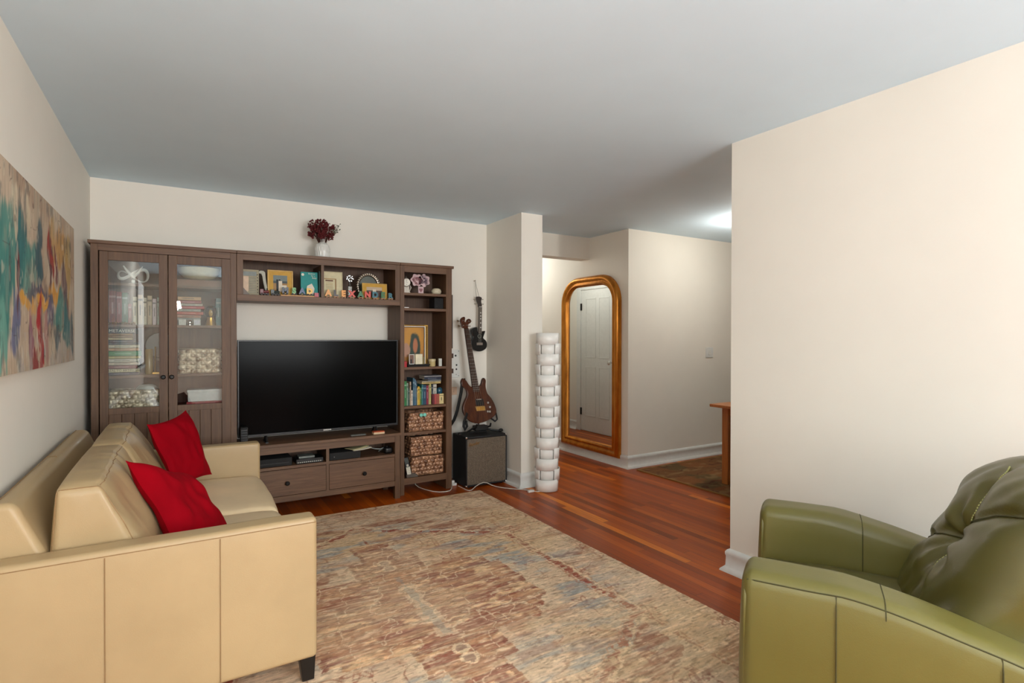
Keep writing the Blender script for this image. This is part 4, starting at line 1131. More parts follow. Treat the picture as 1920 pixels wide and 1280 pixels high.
q = MB(); q.lathe([(.024, .058), (.040, .075), (.046, .10), (.038, .128), (.018, .142), (.001, .145)], (.197, 4.56, S2), 20, caps=False); build('globe', q, glass('smoky_globe', (.80, .78, .74, 1)), r)
upright_book(.232, .262, S2, .20, .13, 4.56, (96, 136, 134), 'tall teal book standing right of the little gold lamp')
basket(.004, .258, 4.535, 4.70, S3, 1.252, M_weave2, 'silver-brown woven basket standing behind the right glass door', 'woven storage baskets', diag=False)
flat_book(.045, .300, S4, .024, .16, 4.540, (166, 28, 34), 'red flat book under the white box in the cabinet', marks=True)
r = thing('box', 'white lidded box on a red book in the right cabinet door', 'box', (.17, 4.62, S4+.024))
build('body', MB().box(.052, .300, 4.545, 4.69, S4+.024, S4+.090), mat('white_box', 214, 216, 212, .5), r, bevel=.002)
build('lid', MB().box(.048, .304, 4.541, 4.694, S4+.088, S4+.108), mat('white_box_lid', 222, 224, 220, .5), r, bevel=.002)

# ---- bridge shelf, left bay
z = BZ
M_cream = mat('cream_card', 212, 202, 172); M_greyb = mat('grey_band', 132, 138, 134); M_pinkc = mat('peach_card', 214, 186, 158)
pr = [(0, .78, 0, .82, M_cream), (0, 1, 0, 1, M_cream), (0, .85, .78, .94, M_greyb), (0, .32, .1, .76, M_pinkc)]
q = pic_frame(.405, .512, z, z+.190, 4.505, .002, M_cream, 'cream greeting card with a grey band at the left of the bridge shelf', [(0, 1, 0, 1, M_cream), (0, .86, .76, .93, M_greyb), (0, .34, .14, .74, M_pinkc)] + [(.40, .82, .10+.07*k, .112+.07*k, M_greyb) for k in range(9)] + [(.90, .95, .08+.12*k, .11+.12*k, M_txt_d) for k in range(7)], tilt=.06, depth=.004, name='greeting_card', cat='card')
q = MB(); q.prism([(.400, z), (.448, z), (.402, z+.055)], 4.486, 4.492, 'y'); single('greeting_card', q, mat('grey_speckled_card', 120, 108, 100), 'small grey speckled triangular card at the left shelf corner', 'card')
arc = [(.515, z+.184), (.530, z+.190), (.548, z+.188), (.560, z+.176), (.562, z+.150), (.566, z+.110), (.576, z+.06), (.588, z+.0), (.566, z), (.556, z+.05), (.546, z+.10), (.538, z+.150), (.530, z+.166), (.515, z+.168)]
q = MB(); q.prism(arc, 4.540, 4.556, 'y'); single('ornament', q, mat('grey_white_stone', 176, 174, 160), 'pale grey curved arm-like ornament beside the cream card', 'ornament', bevel=.003)
M_yel = mat('mustard_mat', 196, 150, 48); M_sky = mat('print_sky', 112, 124, 122); M_sea = mat('print_sea', 66, 76, 78); M_sand = mat('print_sand', 160, 120, 70); M_dress = mat('print_dress', 220, 206, 184); M_dk = mat('print_dark', 30, 28, 30)
pic_frame(.574, .756, z, z+.200, 4.520, .010, mat('gilt_edge', 200, 160, 80, .4), 'mustard-matted picture frame with a beach wedding photo', [(0, 1, 0, 1, M_yel), (.19, .81, .12, .84, M_sky), (.19, .81, .12, .60, M_sea), (.19, .81, .12, .50, M_sand), (.32, .42, .18, .66, M_dk), (.42, .58, .14, .60, M_dress), (.50, .78, .14, .42, M_dress), (.44, .50, .60, .67, M_dk)], tilt=.08)
M_teal = mat('turquoise_cover', 24, 140, 136); M_teal2 = mat('deep_teal_cover', 16, 92, 96)
bt = thing('book', 'turquoise picture book with white title standing in the bridge shelf', 'book', (.878, 4.52, z))
m_ = MB(); m_.box(.812, .940, 4.520, 4.523, z+.004, z+.200, 0); m_.box(.812, .940, 4.531, 4.534, z+.004, z+.200, 0); m_.box(.812, .815, 4.520, 4.534, z+.004, z+.200, 0); m_.box(.815, .938, 4.523, 4.531, z+.006, z+.198, 1)
M_ = Matrix.Translation((0, 4.52, z)) @ Matrix.Rotation(-.10, 4, 'X') @ Matrix.Translation((0, -4.52, -z)); m_.xf(M_)
build('cover', m_, [M_teal, M_page], bt, smooth=0)
m_ = MB(); m_.lathe([(.001, 0), (.0105, 0), (.0105, .001)], (.829, 4.518, z+.178), 16, axis='y'); m_.xf(M_); build('round_badge', m_, M_txt_l, bt)
m_ = MB(); m_.prism([(.850, z+.02), (.905, z+.02), (.915, z+.07), (.895, z+.11), (.86, z+.09)], 4.5185, 4.5199, 'y'); m_.xf(M_); build('pale_shape', m_, mat('cream_print', 226, 214, 196), bt)
for tx, xx, zz, ss in (('Bedtime', .895, .186, .015), ('for a', .905, .170, .015), ('Baby', .915, .153, .018)):
    text('title', tx, ss, (xx, 4.535, z+zz), (PI/2-.0, 0, 0), M_txt_l, bt).location = (xx-.878, -.0025+zz*.10, zz)
q = MB(); q.box(.944, .952, 4.50, 4.60, z, z+.205); single('book', q, mat('dark_green_cover', 26, 62, 52), 'dark green thin book against the bridge shelf divider', 'book')
# toy letters and cars
M_wheel = mat('toy_wheel', 30, 24, 22); M_axle = mat('plain_toy_wood', 206, 170, 120)
def letter_car(ch, x, zz, h, c, label, group, y=4.482, wm=None, tilt=0):
    r = thing('letter_car', label, 'toy', (x, y, zz), tilt, group); m = mat('toy_paint_%d_%d_%d' % c, *c, .35)
    b_ = MB(); b_.box(x-.020, x+.020, y-.008, y+.008, zz+.007, zz+.013); build('chassis', b_, M_axle, r, world=True if not tilt else True, bevel=.001)
    L = text('letter', ch, h*1.38, (x, y, zz+.013+h*.48), (PI/2, 0, 0), m, r, extrude=.006, bold=.0042)
    for sx in (-.012, .012):
        w_ = MB(); w_.lathe([(.001, -.011), (.0075, -.011), (.0075, -.007), (.0075, .007), (.0075, .011), (.001, .011)], (x+sx, y, zz+.0076), 14, axis='y', caps=False); build('wheel', w_, wm or M_wheel, r)
    return r
GL = 'wooden letter cars on the bridge shelf'
red, grn, orn, brn, tea, blu = (206, 60, 38), (26, 104, 52), (226, 150, 48), (44, 28, 22), (20, 96, 110), (24, 66, 112)
for ch, x, c, lab in (('A', 1.010, orn, 'orange letter A car, first of the long row'), ('L', 1.068, brn, 'dark brown letter L car right of the orange A'), ('E', 1.128, orn, 'orange letter E car on wheels'),
    ('X', 1.196, red, 'red letter X car on wheels'), ('A', 1.266, grn, 'green letter A car right of the red X'), ('N', 1.324, red, 'red letter N car before the small yellow frame'),
    ('D', 1.386, tea, 'teal letter D car on wheels'), ('E', 1.452, grn, 'dark green letter E car second from the row end'), ('R', 1.516, tea, 'blue-teal letter R car at the right end of the row')):
    letter_car(ch, x, z, .046 if ch != 'R' else .040, c, lab, GL, wm=mat('pale_toy_wheel', 150, 104, 74))
tk = MB(); tk.box(.658, .905, 4.468, 4.494, z, z+.009); single('toy_track', tk, mat('pale_track_wood', 206, 156, 104), 'pale wooden track strip under the four toy cars', 'toy track', bevel=.001)
zt2 = z+.009
for ch, x, c, lab in (('M', .692, (28, 34, 52), 'navy letter car at the left end of the wooden track'), ('S', .755, (84, 150, 72), 'light green letter S car on the wooden track'), ('A', .814, (38, 66, 110), 'blue letter A car on the wooden track'), ('D', .868, (230, 176, 40), 'yellow letter D car on the wooden track')):
    letter_car(ch, x, zt2, .041, c, lab, GL, y=4.481)
def toy_loco(x, c, label, s=1):
    r = thing('toy_locomotive', label, 'toy', (x, 4.486, z), 0, 'toy locomotives'); m = mat('loco_%d_%d_%d' % c, *c, .35)
    b_ = MB(); b_.box(x-.032*s, x+.034*s, 4.475, 4.497, z+.010, z+.018); b_.box(x-.032*s, x-.008*s, 4.476, 4.496, z+.018, z+.046*s); b_.lathe([(.001, -.008*s), (.010, -.008*s), (.010, .030*s), (.001, .030*s)], (x, 4.486, z+.028), 14, axis='x', caps=False)
    build('body', b_, m, r, bevel=.0012)
    b_ = MB(); b_.lathe([(.004, .036), (.005, .050), (.006, .052)], (x+.018*s, 4.486, z), 10); build('chimney', b_, M_wheel, r)
    for sx in (-.020, .002, .022):
        w_ = MB(); w_.lathe([(.001, -.014), (.009, -.014), (.009, -.009), (.009, .009), (.009, .014), (.001, .014)], (x+sx*s, 4.486, z+.0092), 14, axis='y', caps=False); build('wheel', w_, M_wheel, r)
toy_loco(.548, (110, 30, 34), 'dark red toy locomotive in front of the curved ornament'); toy_loco(.622, (30, 38, 28), 'black-green toy locomotive in front of the mustard frame')
rb = MB(); rb.box(.905, .935, 4.474, 4.498, z+.010, z+.034); rb.lathe([(.001, -.013), (.008, -.013), (.008, .013), (.001, .013)], (.913, 4.486, z+.0082), 12, axis='y', caps=False); rb.lathe([(.001, -.013), (.008, -.013), (.008, .013), (.001, .013)], (.929, 4.486, z+.0082), 12, axis='y', caps=False)
single('toy_wagon', rb, mat('crimson_toy', 170, 20, 40, .35), 'crimson toy wagon at the right end of the wooden track', 'toy')
# right bay
M_cert = mat('certificate_paper', 206, 196, 158); M_ctan = mat('certificate_border', 168, 138, 88); M_cbr = mat('certificate_print', 110, 74, 46)
pic_frame(.982, 1.136, z, z+.215, 4.53, .006, mat('cream_frame', 196, 184, 148), 'tall cream framed certificate behind the orange letter cars', [(0, 1, 0, 1, M_cert), (.0, .70, .0, .76, M_ctan), (.0, .62, .0, .72, M_cert), (.10, .52, .64, .70, M_cbr), (.66, .69, .0, .74, M_cbr)] + [(.12, .50, .20+.06*k, .215+.06*k, M_ctan) for k in range(7)], tilt=.06)
r = thing('trophy', 'slim clear crystal trophy with a round head on the bridge shelf', 'trophy', (1.210, 4.60, z))
q = MB(); q.box(1.185, 1.235, 4.575, 4.625, z, z+.03); q.box(1.193, 1.227, 4.585, 4.615, z+.03, z+.11); q.lathe([(.006, .11), (.012, .12), (.006, .135), (.010, .145)], (1.21, 4.60, z), 10)
build('stem', q, glass('crystal', (.82, .84, .82, 1), boost=3, rough=.08), r, bevel=.004)
q = MB(); random.seed(3)
for k in range(26):
    a = random.uniform(0, 2*PI); b_ = random.uniform(-1, 1); rr_ = .026; q.sph((1.21+rr_*math.cos(a)*math.sqrt(1-b_*b_), 4.60+rr_*math.sin(a)*math.sqrt(1-b_*b_), z+.172+rr_*b_), .008, 6)
build('head', q, plain('faceted_silver', (.8, .8, .78, 1), .15, .9), r)
r = thing('picture_frame', 'ornate silver oval frame behind the small yellow one', 'picture frame', (1.365, 4.60, z))
q = MB(); cxo, czo = 1.365, z+.115
q.tube([(cxo+.088*math.cos(t), 4.60+.0*t, czo+.098*math.sin(t)) for t in [2*PI*k/40 for k in range(40)]], .012, 8, closed=True); build('frame', q, plain('tarnished_silver', (.42, .36, .30, 1), .25, .9), r, smooth=80)
q = MB(); random.seed(5)
for k in range(34):
    t = 2*PI*k/34; c0 = (cxo+.092*math.cos(t), 4.594, czo+.102*math.sin(t)); dx, dz = math.cos(t+.9)*.020, math.sin(t+.9)*.020
    q.tube([(c0[0]-dx*.5, c0[1]-.006, c0[2]-dz*.5), (c0[0]+dx*.2, c0[1]-.011, c0[2]+dz*.2), (c0[0]+dx, c0[1]-.004, c0[2]+dz)], [.003, .0052, .0015], 6)
build('leaf_ornament', q, plain('bright_silver_leaf', (.48, .42, .34, 1), .25, .9), r, smooth=60)
q = MB(); q.prism([(cxo+.082*math.cos(t), czo+.092*math.sin(t)) for t in [2*PI*k/32 for k in range(32)]], 4.602, 4.612, 'y'); build('picture', q, mat('dark_photo', 62, 66, 50, .3), r)
pic_frame(1.292, 1.502, z, z+.137, 4.515, .006, mat('gilt_edge', 200, 160, 80, .4), 'small landscape mustard-matted frame behind the red and teal letters', [(0, 1, 0, 1, M_yel), (.16, .82, .10, .80, mat('group_photo_sky', 190, 166, 140)), (.16, .82, .10, .58, mat('group_photo_dark', 92, 70, 58)), (.42, .56, .40, .66, M_dress)], tilt=.10)
for x in (1.420, 1.492):
    sb = MB(); sb.sph((x, 4.47, z+.0062), .006, 8); single('bell', sb, M_chrome, 'tiny silver bell between the last letter cars' if x < 1.45 else 'tiny silver bell left of the last letter car', 'bell', base=(x, 4.47, z))
# ================================================================== bookcase contents
KA, KB, KC, KD, KE, KF = KSH
r = thing('clock', 'small ornate table clock with a white dial in the top bookcase bay', 'clock', (1.676, 4.53, KA))
q = MB(); q.lathe([(.001, 0), (.030, 0), (.030, -.004), (.001, -.004)], (1.672, 4.522, KA+.092), 24, axis='y', caps=False); build('dial', q, mat('clock_dial', 230, 226, 212), r)
text('numerals', 'XII', .010, (1.672, 4.5165, KA+.112), (PI/2, 0, 0), M_txt_d, r, extrude=.0003); text('numerals', 'VI', .010, (1.672, 4.5165, KA+.073), (PI/2, 0, 0), M_txt_d, r, extrude=.0003)
q = MB(); q.box(1.6715, 1.6725, 4.5165, 4.5175, KA+.092, KA+.110); q.box(1.672, 1.686, 4.5165, 4.5175, KA+.0915, KA+.0925); build('hands', q, M_txt_d, r)
q = MB(); q.tube([(1.672+.034*math.cos(t), 4.526, KA+.092+.034*math.sin(t)) for t in [2*PI*k/28 for k in range(28)]], .005, 8, closed=True)
q.box(1.644, 1.706, 4.522, 4.552, KA, KA+.012); q.box(1.650, 1.700, 4.526, 4.548, KA+.012, KA+.062)
for s_ in (-1, 1): q.tube([(1.675+s_*.024, 4.53, KA+.012), (1.675+s_*.040, 4.53, KA+.05), (1.675+s_*.030, 4.53, KA+.075)], [.005, .007, .003], 8)
q.tube([(1.672, 4.53, KA+.128), (1.672, 4.53, KA+.150)], [.010, .002], 8); build('case', q, plain('antique_silver', (.42, .38, .33, 1), .3, .9), r, smooth=60)
r = thing('paper_bouquet', 'pink and white cut-paper flower bouquet card in the bookcase', 'paper bouquet', (1.805, 4.535, KA))
M_pp = mat('pale_pink_paper', 208, 178, 180, .8); M_pd = mat('dusty_rose_paper', 150, 100, 104, .8); M_pv = mat('mauve_paper', 104, 84, 96, .8)
q = MB(); random.seed(11)
def rose(cx, cy, cz, R_, mi):
    n = 26; out = []; 
    for k in range(n):
        t = 2*PI*k/n; rr_ = R_*(1+.13*math.sin(t*6+cx*40)+.05*math.sin(t*13)); out.append((cx+rr_*math.cos(t), cz+rr_*math.sin(t)))
    q.prism(out, cy, cy+.003, 'y', mi)
for dx, mi in ((-.034, 0), (.034, 2)):
    rose(1.805+dx, 4.533, KA+.118, .052, 0); 
    for k in range(22):
        a = random.uniform(0, 2*PI); rr_ = .040*math.sqrt(random.random()); q.tube([(1.805+dx+rr_*math.cos(a)+.007*math.cos(t), 4.529-.004*random.random(), KA+.118+rr_*math.sin(a)+.007*math.sin(t)) for t in [2*PI*j/8 for j in range(8)]], .0017, 4, mi=1 if mi == 0 else 2, closed=True)
build('flower_heads', q, [M_pp, M_pd, M_pv], r, smooth=0)
q = MB(); q.prism([(1.783, KA), (1.829, KA), (1.831, KA+.062), (1.781, KA+.062)], 4.524, 4.536, 'y', 0); q.prism([(1.805, KA+.012), (1.822, KA+.035), (1.815, KA+.048), (1.805, KA+.040), (1.795, KA+.048), (1.788, KA+.035)], 4.522, 4.5245, 'y', 1)
build('vase', q, [M_pp, M_pd], r, smooth=0)
r = thing('pot', 'round cream pot with fine crackle lines in the top bookcase bay', 'pot', (1.957, 4.54, KA))
q = MB(); q.lathe([(.001, 0), (.028, 0), (.042, .012), (.045, .028), (.038, .046), (.022, .054), (.001, .055)], (1.957, 4.54, KA), 28, caps=False); build('body', q, mat('cream_glaze', 220, 208, 178, .3), r, smooth=80)
q = MB()
for k in range(5):
    a = -PI*.85+k*.35; q.tube([(1.957+.0455*math.cos(a+.10*math.sin(j*2.3+k)), 4.54+.0455*math.sin(a+.10*math.sin(j*2.3+k)), KA+.018+.004*j) for j in range(5)], .0006, 4)
build('crackle_line', q, M_txt_d, r, smooth=0)
q = MB(); q.box(1.638, 1.680, 4.480, 4.51, KB, KB+.007); single('note_card', q, M_white, 'small white card lying on the second bookcase shelf', 'card')
r = thing('speaker', 'black cube speaker at the right of the second bookcase shelf', 'speaker', (1.965, 4.56, KB))
build('body', MB().box(1.922, 2.008, 4.50, 4.62, KB, KB+.098), M_blackm, r, bevel=.004); q = MB(); q.sph((1.945, 4.498, KB+.022), .004, 8); build('indicator', q, M_chrome, r)
r = thing('picture_frame', 'gold-framed devotional print with a glowing golden ground in the bookcase', 'picture frame', (1.750, 4.56, KC+.01))
x0, x1, z0, z1 = 1.640, 1.860, KC+.012, KC+.352
def art(n=60):
    X, Z = np.meshgrid(np.linspace(0, 1, n+1), np.linspace(0, 1, n+1))
    col = over(L3(150, 96, 48)*np.ones(X.shape+(3,)), L3(196, 140, 56), 1-sst(.35, .75, np.hypot(X-.5, Z-.65)))
    f = fbm(X*5, Z*5, 3, 301)
    d = np.hypot((X-.58)/.30, (Z-.40)/.48)+(f-.5)*.3; col = over(col, L3(52, 66, 56), 1-sst(.8, 1.0, d))
    d = np.hypot((X-.60)/.13, (Z-.50)/.24)+(f-.5)*.2; col = over(col, L3(176, 112, 78), 1-sst(.75, 1.0, d))
    d = np.hypot((X-.16)/.22, (Z-.38)/.22)+(f-.5)*.2; col = over(col, L3(176, 134, 110), 1-sst(.75, 1.0, d))
    return col
xs_, zs_ = np.meshgrid(np.linspace(x0+.012, x1-.012, 61), np.linspace(z0+.012, z1-.012, 61))
P = np.stack([xs_-1.750, np.full(xs_.shape, .004), zs_-(KC+.01)], -1)
o = pattern_slab('printed_picture', 60, 60, P, art(), attr_mat('glossy_print', .3, 60, 0, .02, .4), r, thick=(0, .004, 0))
f = MB(); f.ring([(x0, z0), (x1, z0), (x1, z1), (x0, z1)], [(x0+.006, z0+.006), (x1-.006, z0+.006), (x1-.006, z1-.006), (x0+.006, z1-.006)], 4.556, 4.572, 'y'); build('inner_rim', f, M_white, r)
f = MB(); e = .022; f.ring([(x0-e*.0, z0-.008), (x1+e, z0-.008), (x1+e, z1+e*.5), (x0, z1+e*.5)], [(x0+.001, z0), (x1, z0), (x1, z1), (x0+.001, z1)], 4.552, 4.576, 'y'); build('frame', f, M_gold, r, bevel=.003)
f = MB()
for k in range(30): f.sph((x1+.011, 4.549, z0+.01+k*.0112), .006, 6)
for k in range(18): f.sph((x0+.01+k*.0115, 4.549, z1+.006), .005, 6)
build('beading', f, plain('dark_gold', rgb(120, 92, 50), .3, .9), r)
tr = MB(); tr.box(1.672, 1.862, 4.475, 4.545, KC, KC+.012); tr.box(1.664, 1.870, 4.470, 4.550, KC+.012, KC+.022); single('tray', tr, M_blackm, 'low black stand in front of the gold-framed print', 'stand', bevel=.002)
pic_frame(1.690, 1.738, KC+.022, KC+.108, 4.500, .005, M_white, 'narrow white photo frame on the low black stand', [(0, 1, 0, 1, mat('sepia_photo', 120, 86, 70)), (.2, .6, .0, .5, M_dk)], tilt=.05)
q = MB(); q.box(1.742, 1.806, 4.486, 4.530, KC+.022, KC+.110); single('box', q, mat('ivory_box', 226, 216, 186), 'ivory square box on the low black stand', 'box', bevel=.002)
q = MB(); q.box(1.809, 1.826, 4.492, 4.528, KC+.022, KC+.085); single('box', q, mat('olive_box', 128, 112, 66), 'thin olive box right of the ivory square box', 'box', bevel=.001)
r = thing('candle', 'cream jar candle with a lid right of the gold-framed print', 'candle', (1.905, 4.51, KC))
q = MB(); q.lathe([(.001, 0), (.026, 0), (.029, .006), (.029, .044), (.001, .044)], (1.905, 4.51, KC), 24, caps=False); build('jar', q, mat('candle_wax', 196, 176, 122, .3), r); q = MB(); q.lathe([(.001, .045), (.031, .045), (.031, .064), (.001, .066)], (1.905, 4.51, KC), 24, caps=False); build('lid', q, mat('candle_lid', 206, 190, 146, .4), r)
q = MB(); q.box(1.962, 1.990, 4.49, 4.515, KC, KC+.068); single('ornament', q, mat('white_block', 206, 206, 196, .4), 'small white upright block at the right end of the print shelf', 'ornament', bevel=.003)
q = MB(); q.box(1.634, 1.660, 4.475, 4.515, KC, KC+.050); single('box', q, mat('red_box', 170, 22, 30), 'small red box at the left end of the print shelf', 'box', bevel=.002)
# books, left to right
GB = 'upright books in the bookcase'
bx = [(1.636, 1.646, .238, (204, 196, 160), 'tall thin cream book at the left end of the bookcase row'), (1.647, 1.672, .212, (40, 120, 60), 'bright green book near the left of the bookcase row'),
 (1.673, 1.686, .195, (128, 150, 128), 'pale green book right of the bright green one'), (1.687, 1.699, .150, (26, 66, 58), 'short dark green book in the bookcase row'), (1.700, 1.712, .205, (176, 152, 128), 'tan and grey book left of the low white one'),
 (1.713, 1.727, .130, (208, 196, 180), 'low white paperback in the bookcase row'), (1.728, 1.744, .236, (44, 84, 104), 'tall blue book, tallest in the bookcase row'), (1.745, 1.755, .222, (80, 116, 138), 'tall light blue book beside the tallest one'),
 (1.756, 1.765, .208, (38, 70, 94), 'navy book right of the light blue one'), (1.766, 1.773, .150, (206, 190, 120), 'slim pale yellow book in the bookcase row'), (1.774, 1.790, .160, (210, 168, 52), 'bright yellow book in the bookcase row'),
 (1.791, 1.799, .150, (128, 140, 52), 'slim olive book right of the yellow one'), (1.800, 1.808, .148, (52, 110, 62), 'slim green book left of the turquoise one'), (1.809, 1.822, .176, (40, 110, 110), 'turquoise book under the flat books'),
 (1.823, 1.852, .172, (24, 66, 92), 'wide navy book with a white mark under the flat books'), (1.853, 1.872, .165, (140, 26, 52), 'crimson book under the flat books'), (1.873, 1.880, .168, (170, 150, 112), 'thin beige book right of the crimson one'),
 (1.881, 1.897, .178, (186, 180, 112), 'pale olive book under the flat books'), (1.898, 1.912, .150, (150, 112, 70), 'brown book right of the pale olive one'), (1.913, 1.930, .168, (40, 52, 62), 'slate book left of the tall white one'), (1.931, 1.962, .172, (206, 200, 186), 'thick white book under the flat books')]
for x0, x1, h, c, lab in bx: upright_book(x0, x1, KD, h, .15, 4.515 if x0 < 1.89 else 4.545, c, lab, group=GB)
for x0, x1, c, lab in ((1.905, 1.925, (104, 30, 40), 'small maroon book in front, left of the red pair'), (1.926, 1.944, (176, 74, 70), 'small red book standing in front at the row end'), (1.945, 1.972, (160, 82, 64), 'small terracotta book standing in front at the row end'), (1.973, 2.014, (222, 200, 140), 'small thick yellow-cream book at the right end of the row')):
    upright_book(x0, x1, KD, .088, .026, 4.508, c, lab, group='small books standing in front', marks=x0 > 1.96)
q = MB(); q.sph((1.997, 4.56, KD+.11), .030, 14, sc=(1, .8, 1.1)); q.lathe([(.02, 0), (.02, .09)], (1.997, 4.56, KD), 12); single('ornament', q, mat('blue_glass_ball', 44, 84, 102, .2), 'dark blue round ornament behind the yellow-cream book', 'ornament', base=(1.997, 4.56, KD))
GF = 'flat books lying on the bookcase row'
zz = KD+.179
for t, a, b_, c, lab in ((.016, 1.812, 1.992, (206, 178, 112), 'tan flat book lying lowest across the upright books'), (.010, 1.816, 1.994, (218, 206, 176), 'thin cream flat book second on the upright books'), (.014, 1.868, 1.994, (104, 110, 118), 'grey flat book third on the upright books'), (.018, 1.836, 1.996, (30, 40, 64), 'navy flat book fourth on the upright books'), (.016, 1.834, 1.997, (140, 138, 142), 'mottled grey flat book topping the bookcase pile')):
    flat_book(a, b_, zz, t-.0006, .13, 4.520, c, lab, GF); zz += t
# baskets
GK = 'woven storage baskets'
basket(1.686, 2.004, 4.495, 4.70, KE, .686, M_weave1, 'copper-toned woven basket with a turquoise bow in the bookcase', GK)
basket(1.706, 1.992, 4.500, 4.70, KF+.171, .476, M_weave1, 'copper-toned woven basket stacked on top of the lowest one', GK)
basket(1.712, 2.008, 4.500, 4.70, KF, KF+.160, M_weave1, 'copper-toned woven basket at the very bottom of the bookcase', GK)
bw = MB(); M_bow = mat('turquoise_bow', 126, 206, 186, .5)
for s_ in (-1, 1): bw.sph((1.806+s_*.016, 4.476, .668), .017, 14, sc=(1, .45, .95))
bw.sph((1.806, 4.468, .668), .007, 8); single('bow', bw, M_bow, 'turquoise bow on the rim of the upper copper basket', 'bow', smooth=80)
# cordless phone
ph = thing('cordless_phone', 'silver cordless phone upright in its dark charging base', 'phone', (1.690, 4.475, KF))
q = MB(); q.prism([(1.655, KF), (1.760, KF), (1.756, KF+.014), (1.735, KF+.030), (1.655, KF+.030)], 4.468, 4.495, 'y'); build('base', q, mat('grey_base', 92, 84, 76, .4), ph, bevel=.003)
Mh = Matrix.Translation((1.680, 4.480, KF+.02)) @ Matrix.Rotation(-.16, 4, 'Y') @ Matrix.Rotation(-.12, 4, 'X')
q = MB(); q.rbox((0, 0, .075), (.0225, .011, .080), .008, (3, 2, 6)); q.xf(Mh); build('handset', q, M_black, ph, smooth=60)
q = MB(); q.box(-.018, .018, -.0125, -.0105, .006, .072, 0); q.box(-.015, .015, -.0125, -.0105, .104, .138, 1); q.lathe([(.001, -.0135), (.010, -.0135), (.010, -.011)], (0, 0, .086), 14, axis='y', mi=0)
q.xf(Mh); build('keypad', q, [mat('silver_keypad', 190, 184, 168, .35), mat('grey_display', 70, 76, 74, .2)], ph)
q = MB()
for i in range(3):
    for j in range(4): q.box(-.014+i*.0105, -.007+i*.0105, -.0145, -.012, .012+j*.0145, .021+j*.0145)
q.xf(Mh); build('keys', q, mat('pale_keys', 226, 220, 200, .4), ph)

# ================================================================== on and in the television bench
sp = thing('speaker', 'small black upright speaker at the left end of the media bench', 'speaker', (.402, 4.45, BT))
build('body', MB().box(.378, .428, 4.425, 4.48, BT, BT+.135), M_blackm, sp, bevel=.003); q = MB()
for k in range(6): q.box(.383, .423, 4.4225, 4.4255, BT+.02+.018*k, BT+.03+.018*k)
build('grille', q, M_black, sp)
q = MB(); q.rbox((1.232, 4.432, BT+.007), (.062, .016, .007), .006, (6, 2, 1)); single('remote_control', q, mat('grey_remote', 88, 86, 78, .4), 'grey remote control lying on the media bench top', 'remote control', smooth=60)
r = thing('box', 'small orange and white card box at the right of the bench top', 'box', (1.405, 4.45, BT)); build('body', MB().box(1.358, 1.448, 4.425, 4.475, BT, BT+.014), mat('cream_carton', 220, 190, 150), r); build('lid', MB().box(1.358, 1.448, 4.425, 4.475, BT+.0142, BT+.022), mat('orange_carton', 196, 84, 40), r)
Zs = .372
r = thing('media_player', 'flat grey media player in the left bench bay', 'media player', (.865, 4.50, Zs)); build('body', MB().box(.760, .960, 4.43, 4.58, Zs, Zs+.036), M_black, r, bevel=.003); build('top_plate', MB().box(.782, .900, 4.45, 4.55, Zs+.036, Zs+.052), mat('grey_plate', 118, 122, 116, .4), r, bevel=.003)
q = MB()
for k in range(12): q.box(.770+.015*k, .779+.015*k, 4.4285, 4.4305, Zs+.008, Zs+.014)
build('port_row', q, mat('pale_ports', 190, 190, 176), r)
r = thing('set_top_box', 'wide dark set-top box at the far left of the bench bay', 'set-top box', (.60, 4.50, Zs)); build('body', MB().box(.440, .730, 4.43, 4.66, Zs, Zs+.060), M_blackm, r, bevel=.003); build('front_strip', MB().box(.46, .71, 4.4285, 4.4305, Zs+.02, Zs+.026), M_black, r)
r = thing('video_recorder', 'black video recorder box in the right bench bay', 'video recorder', (1.13, 4.50, Zs)); build('body', MB().box(1.006, 1.250, 4.425, 4.66, Zs, Zs+.058), M_blackm, r, bevel=.003); q = MB(); q.sph((1.042, 4.424, Zs+.026), .0025, 8); build('indicator', q, M_white, r)
GM = 'magazines fanned on the video recorder'
for k in range(4):
    q = MB(); n_ = 8
    def pg(u, v, k=k):
        return (-.075+.15*u, -.055+.11*v, .0006+.010*max(0, (.45-u))**1*(1 if u < .45 else 0)*0 + .012*(u**3))
    q.grid(8, 6, pg); q.v += []; 
    q.xf(Matrix.Translation((1.225+.012*k, 4.475, Zs+.060+.0045*(3-k))) @ Matrix.Rotation(.55-.16*k, 4, 'Z'))
    single('magazine', q, mat('magazine_%d' % k, *((176, 168, 128), (206, 196, 150), (150, 150, 140), (222, 216, 192))[k]), ('cream magazine topping the fan', 'pale yellow magazine second in the fan', 'grey magazine third in the fan', 'white magazine at the bottom of the fan')[k]+' in the right bench bay', 'magazine', group=GM, solid=.0035)
q = MB(); q.tube([(1.34, 4.50, Zs+.06), (1.38, 4.46, Zs+.050), (1.42, 4.45, Zs+.046), (1.45, 4.47, Zs+.05), (1.46, 4.52, Zs+.03), (1.44, 4.56, Zs+.006)], .003, 6); single('cable', q, mat('pale_cable', 176, 184, 180, .5), 'pale looped cable right of the fanned magazines', 'cable', smooth=60)
r = thing('game_controller', 'black rounded controller at the right end of the bench bay', 'controller', (1.49, 4.47, Zs))
q = MB(); q.rbox((1.49, 4.475, Zs+.028), (.035, .04, .028), .02, (4, 4, 3)); build('body', q, M_black, r, smooth=60); q = MB(); q.sph((1.48, 4.46, Zs+.058), .008, 10); build('thumb_stick', q, M_blackm, r)

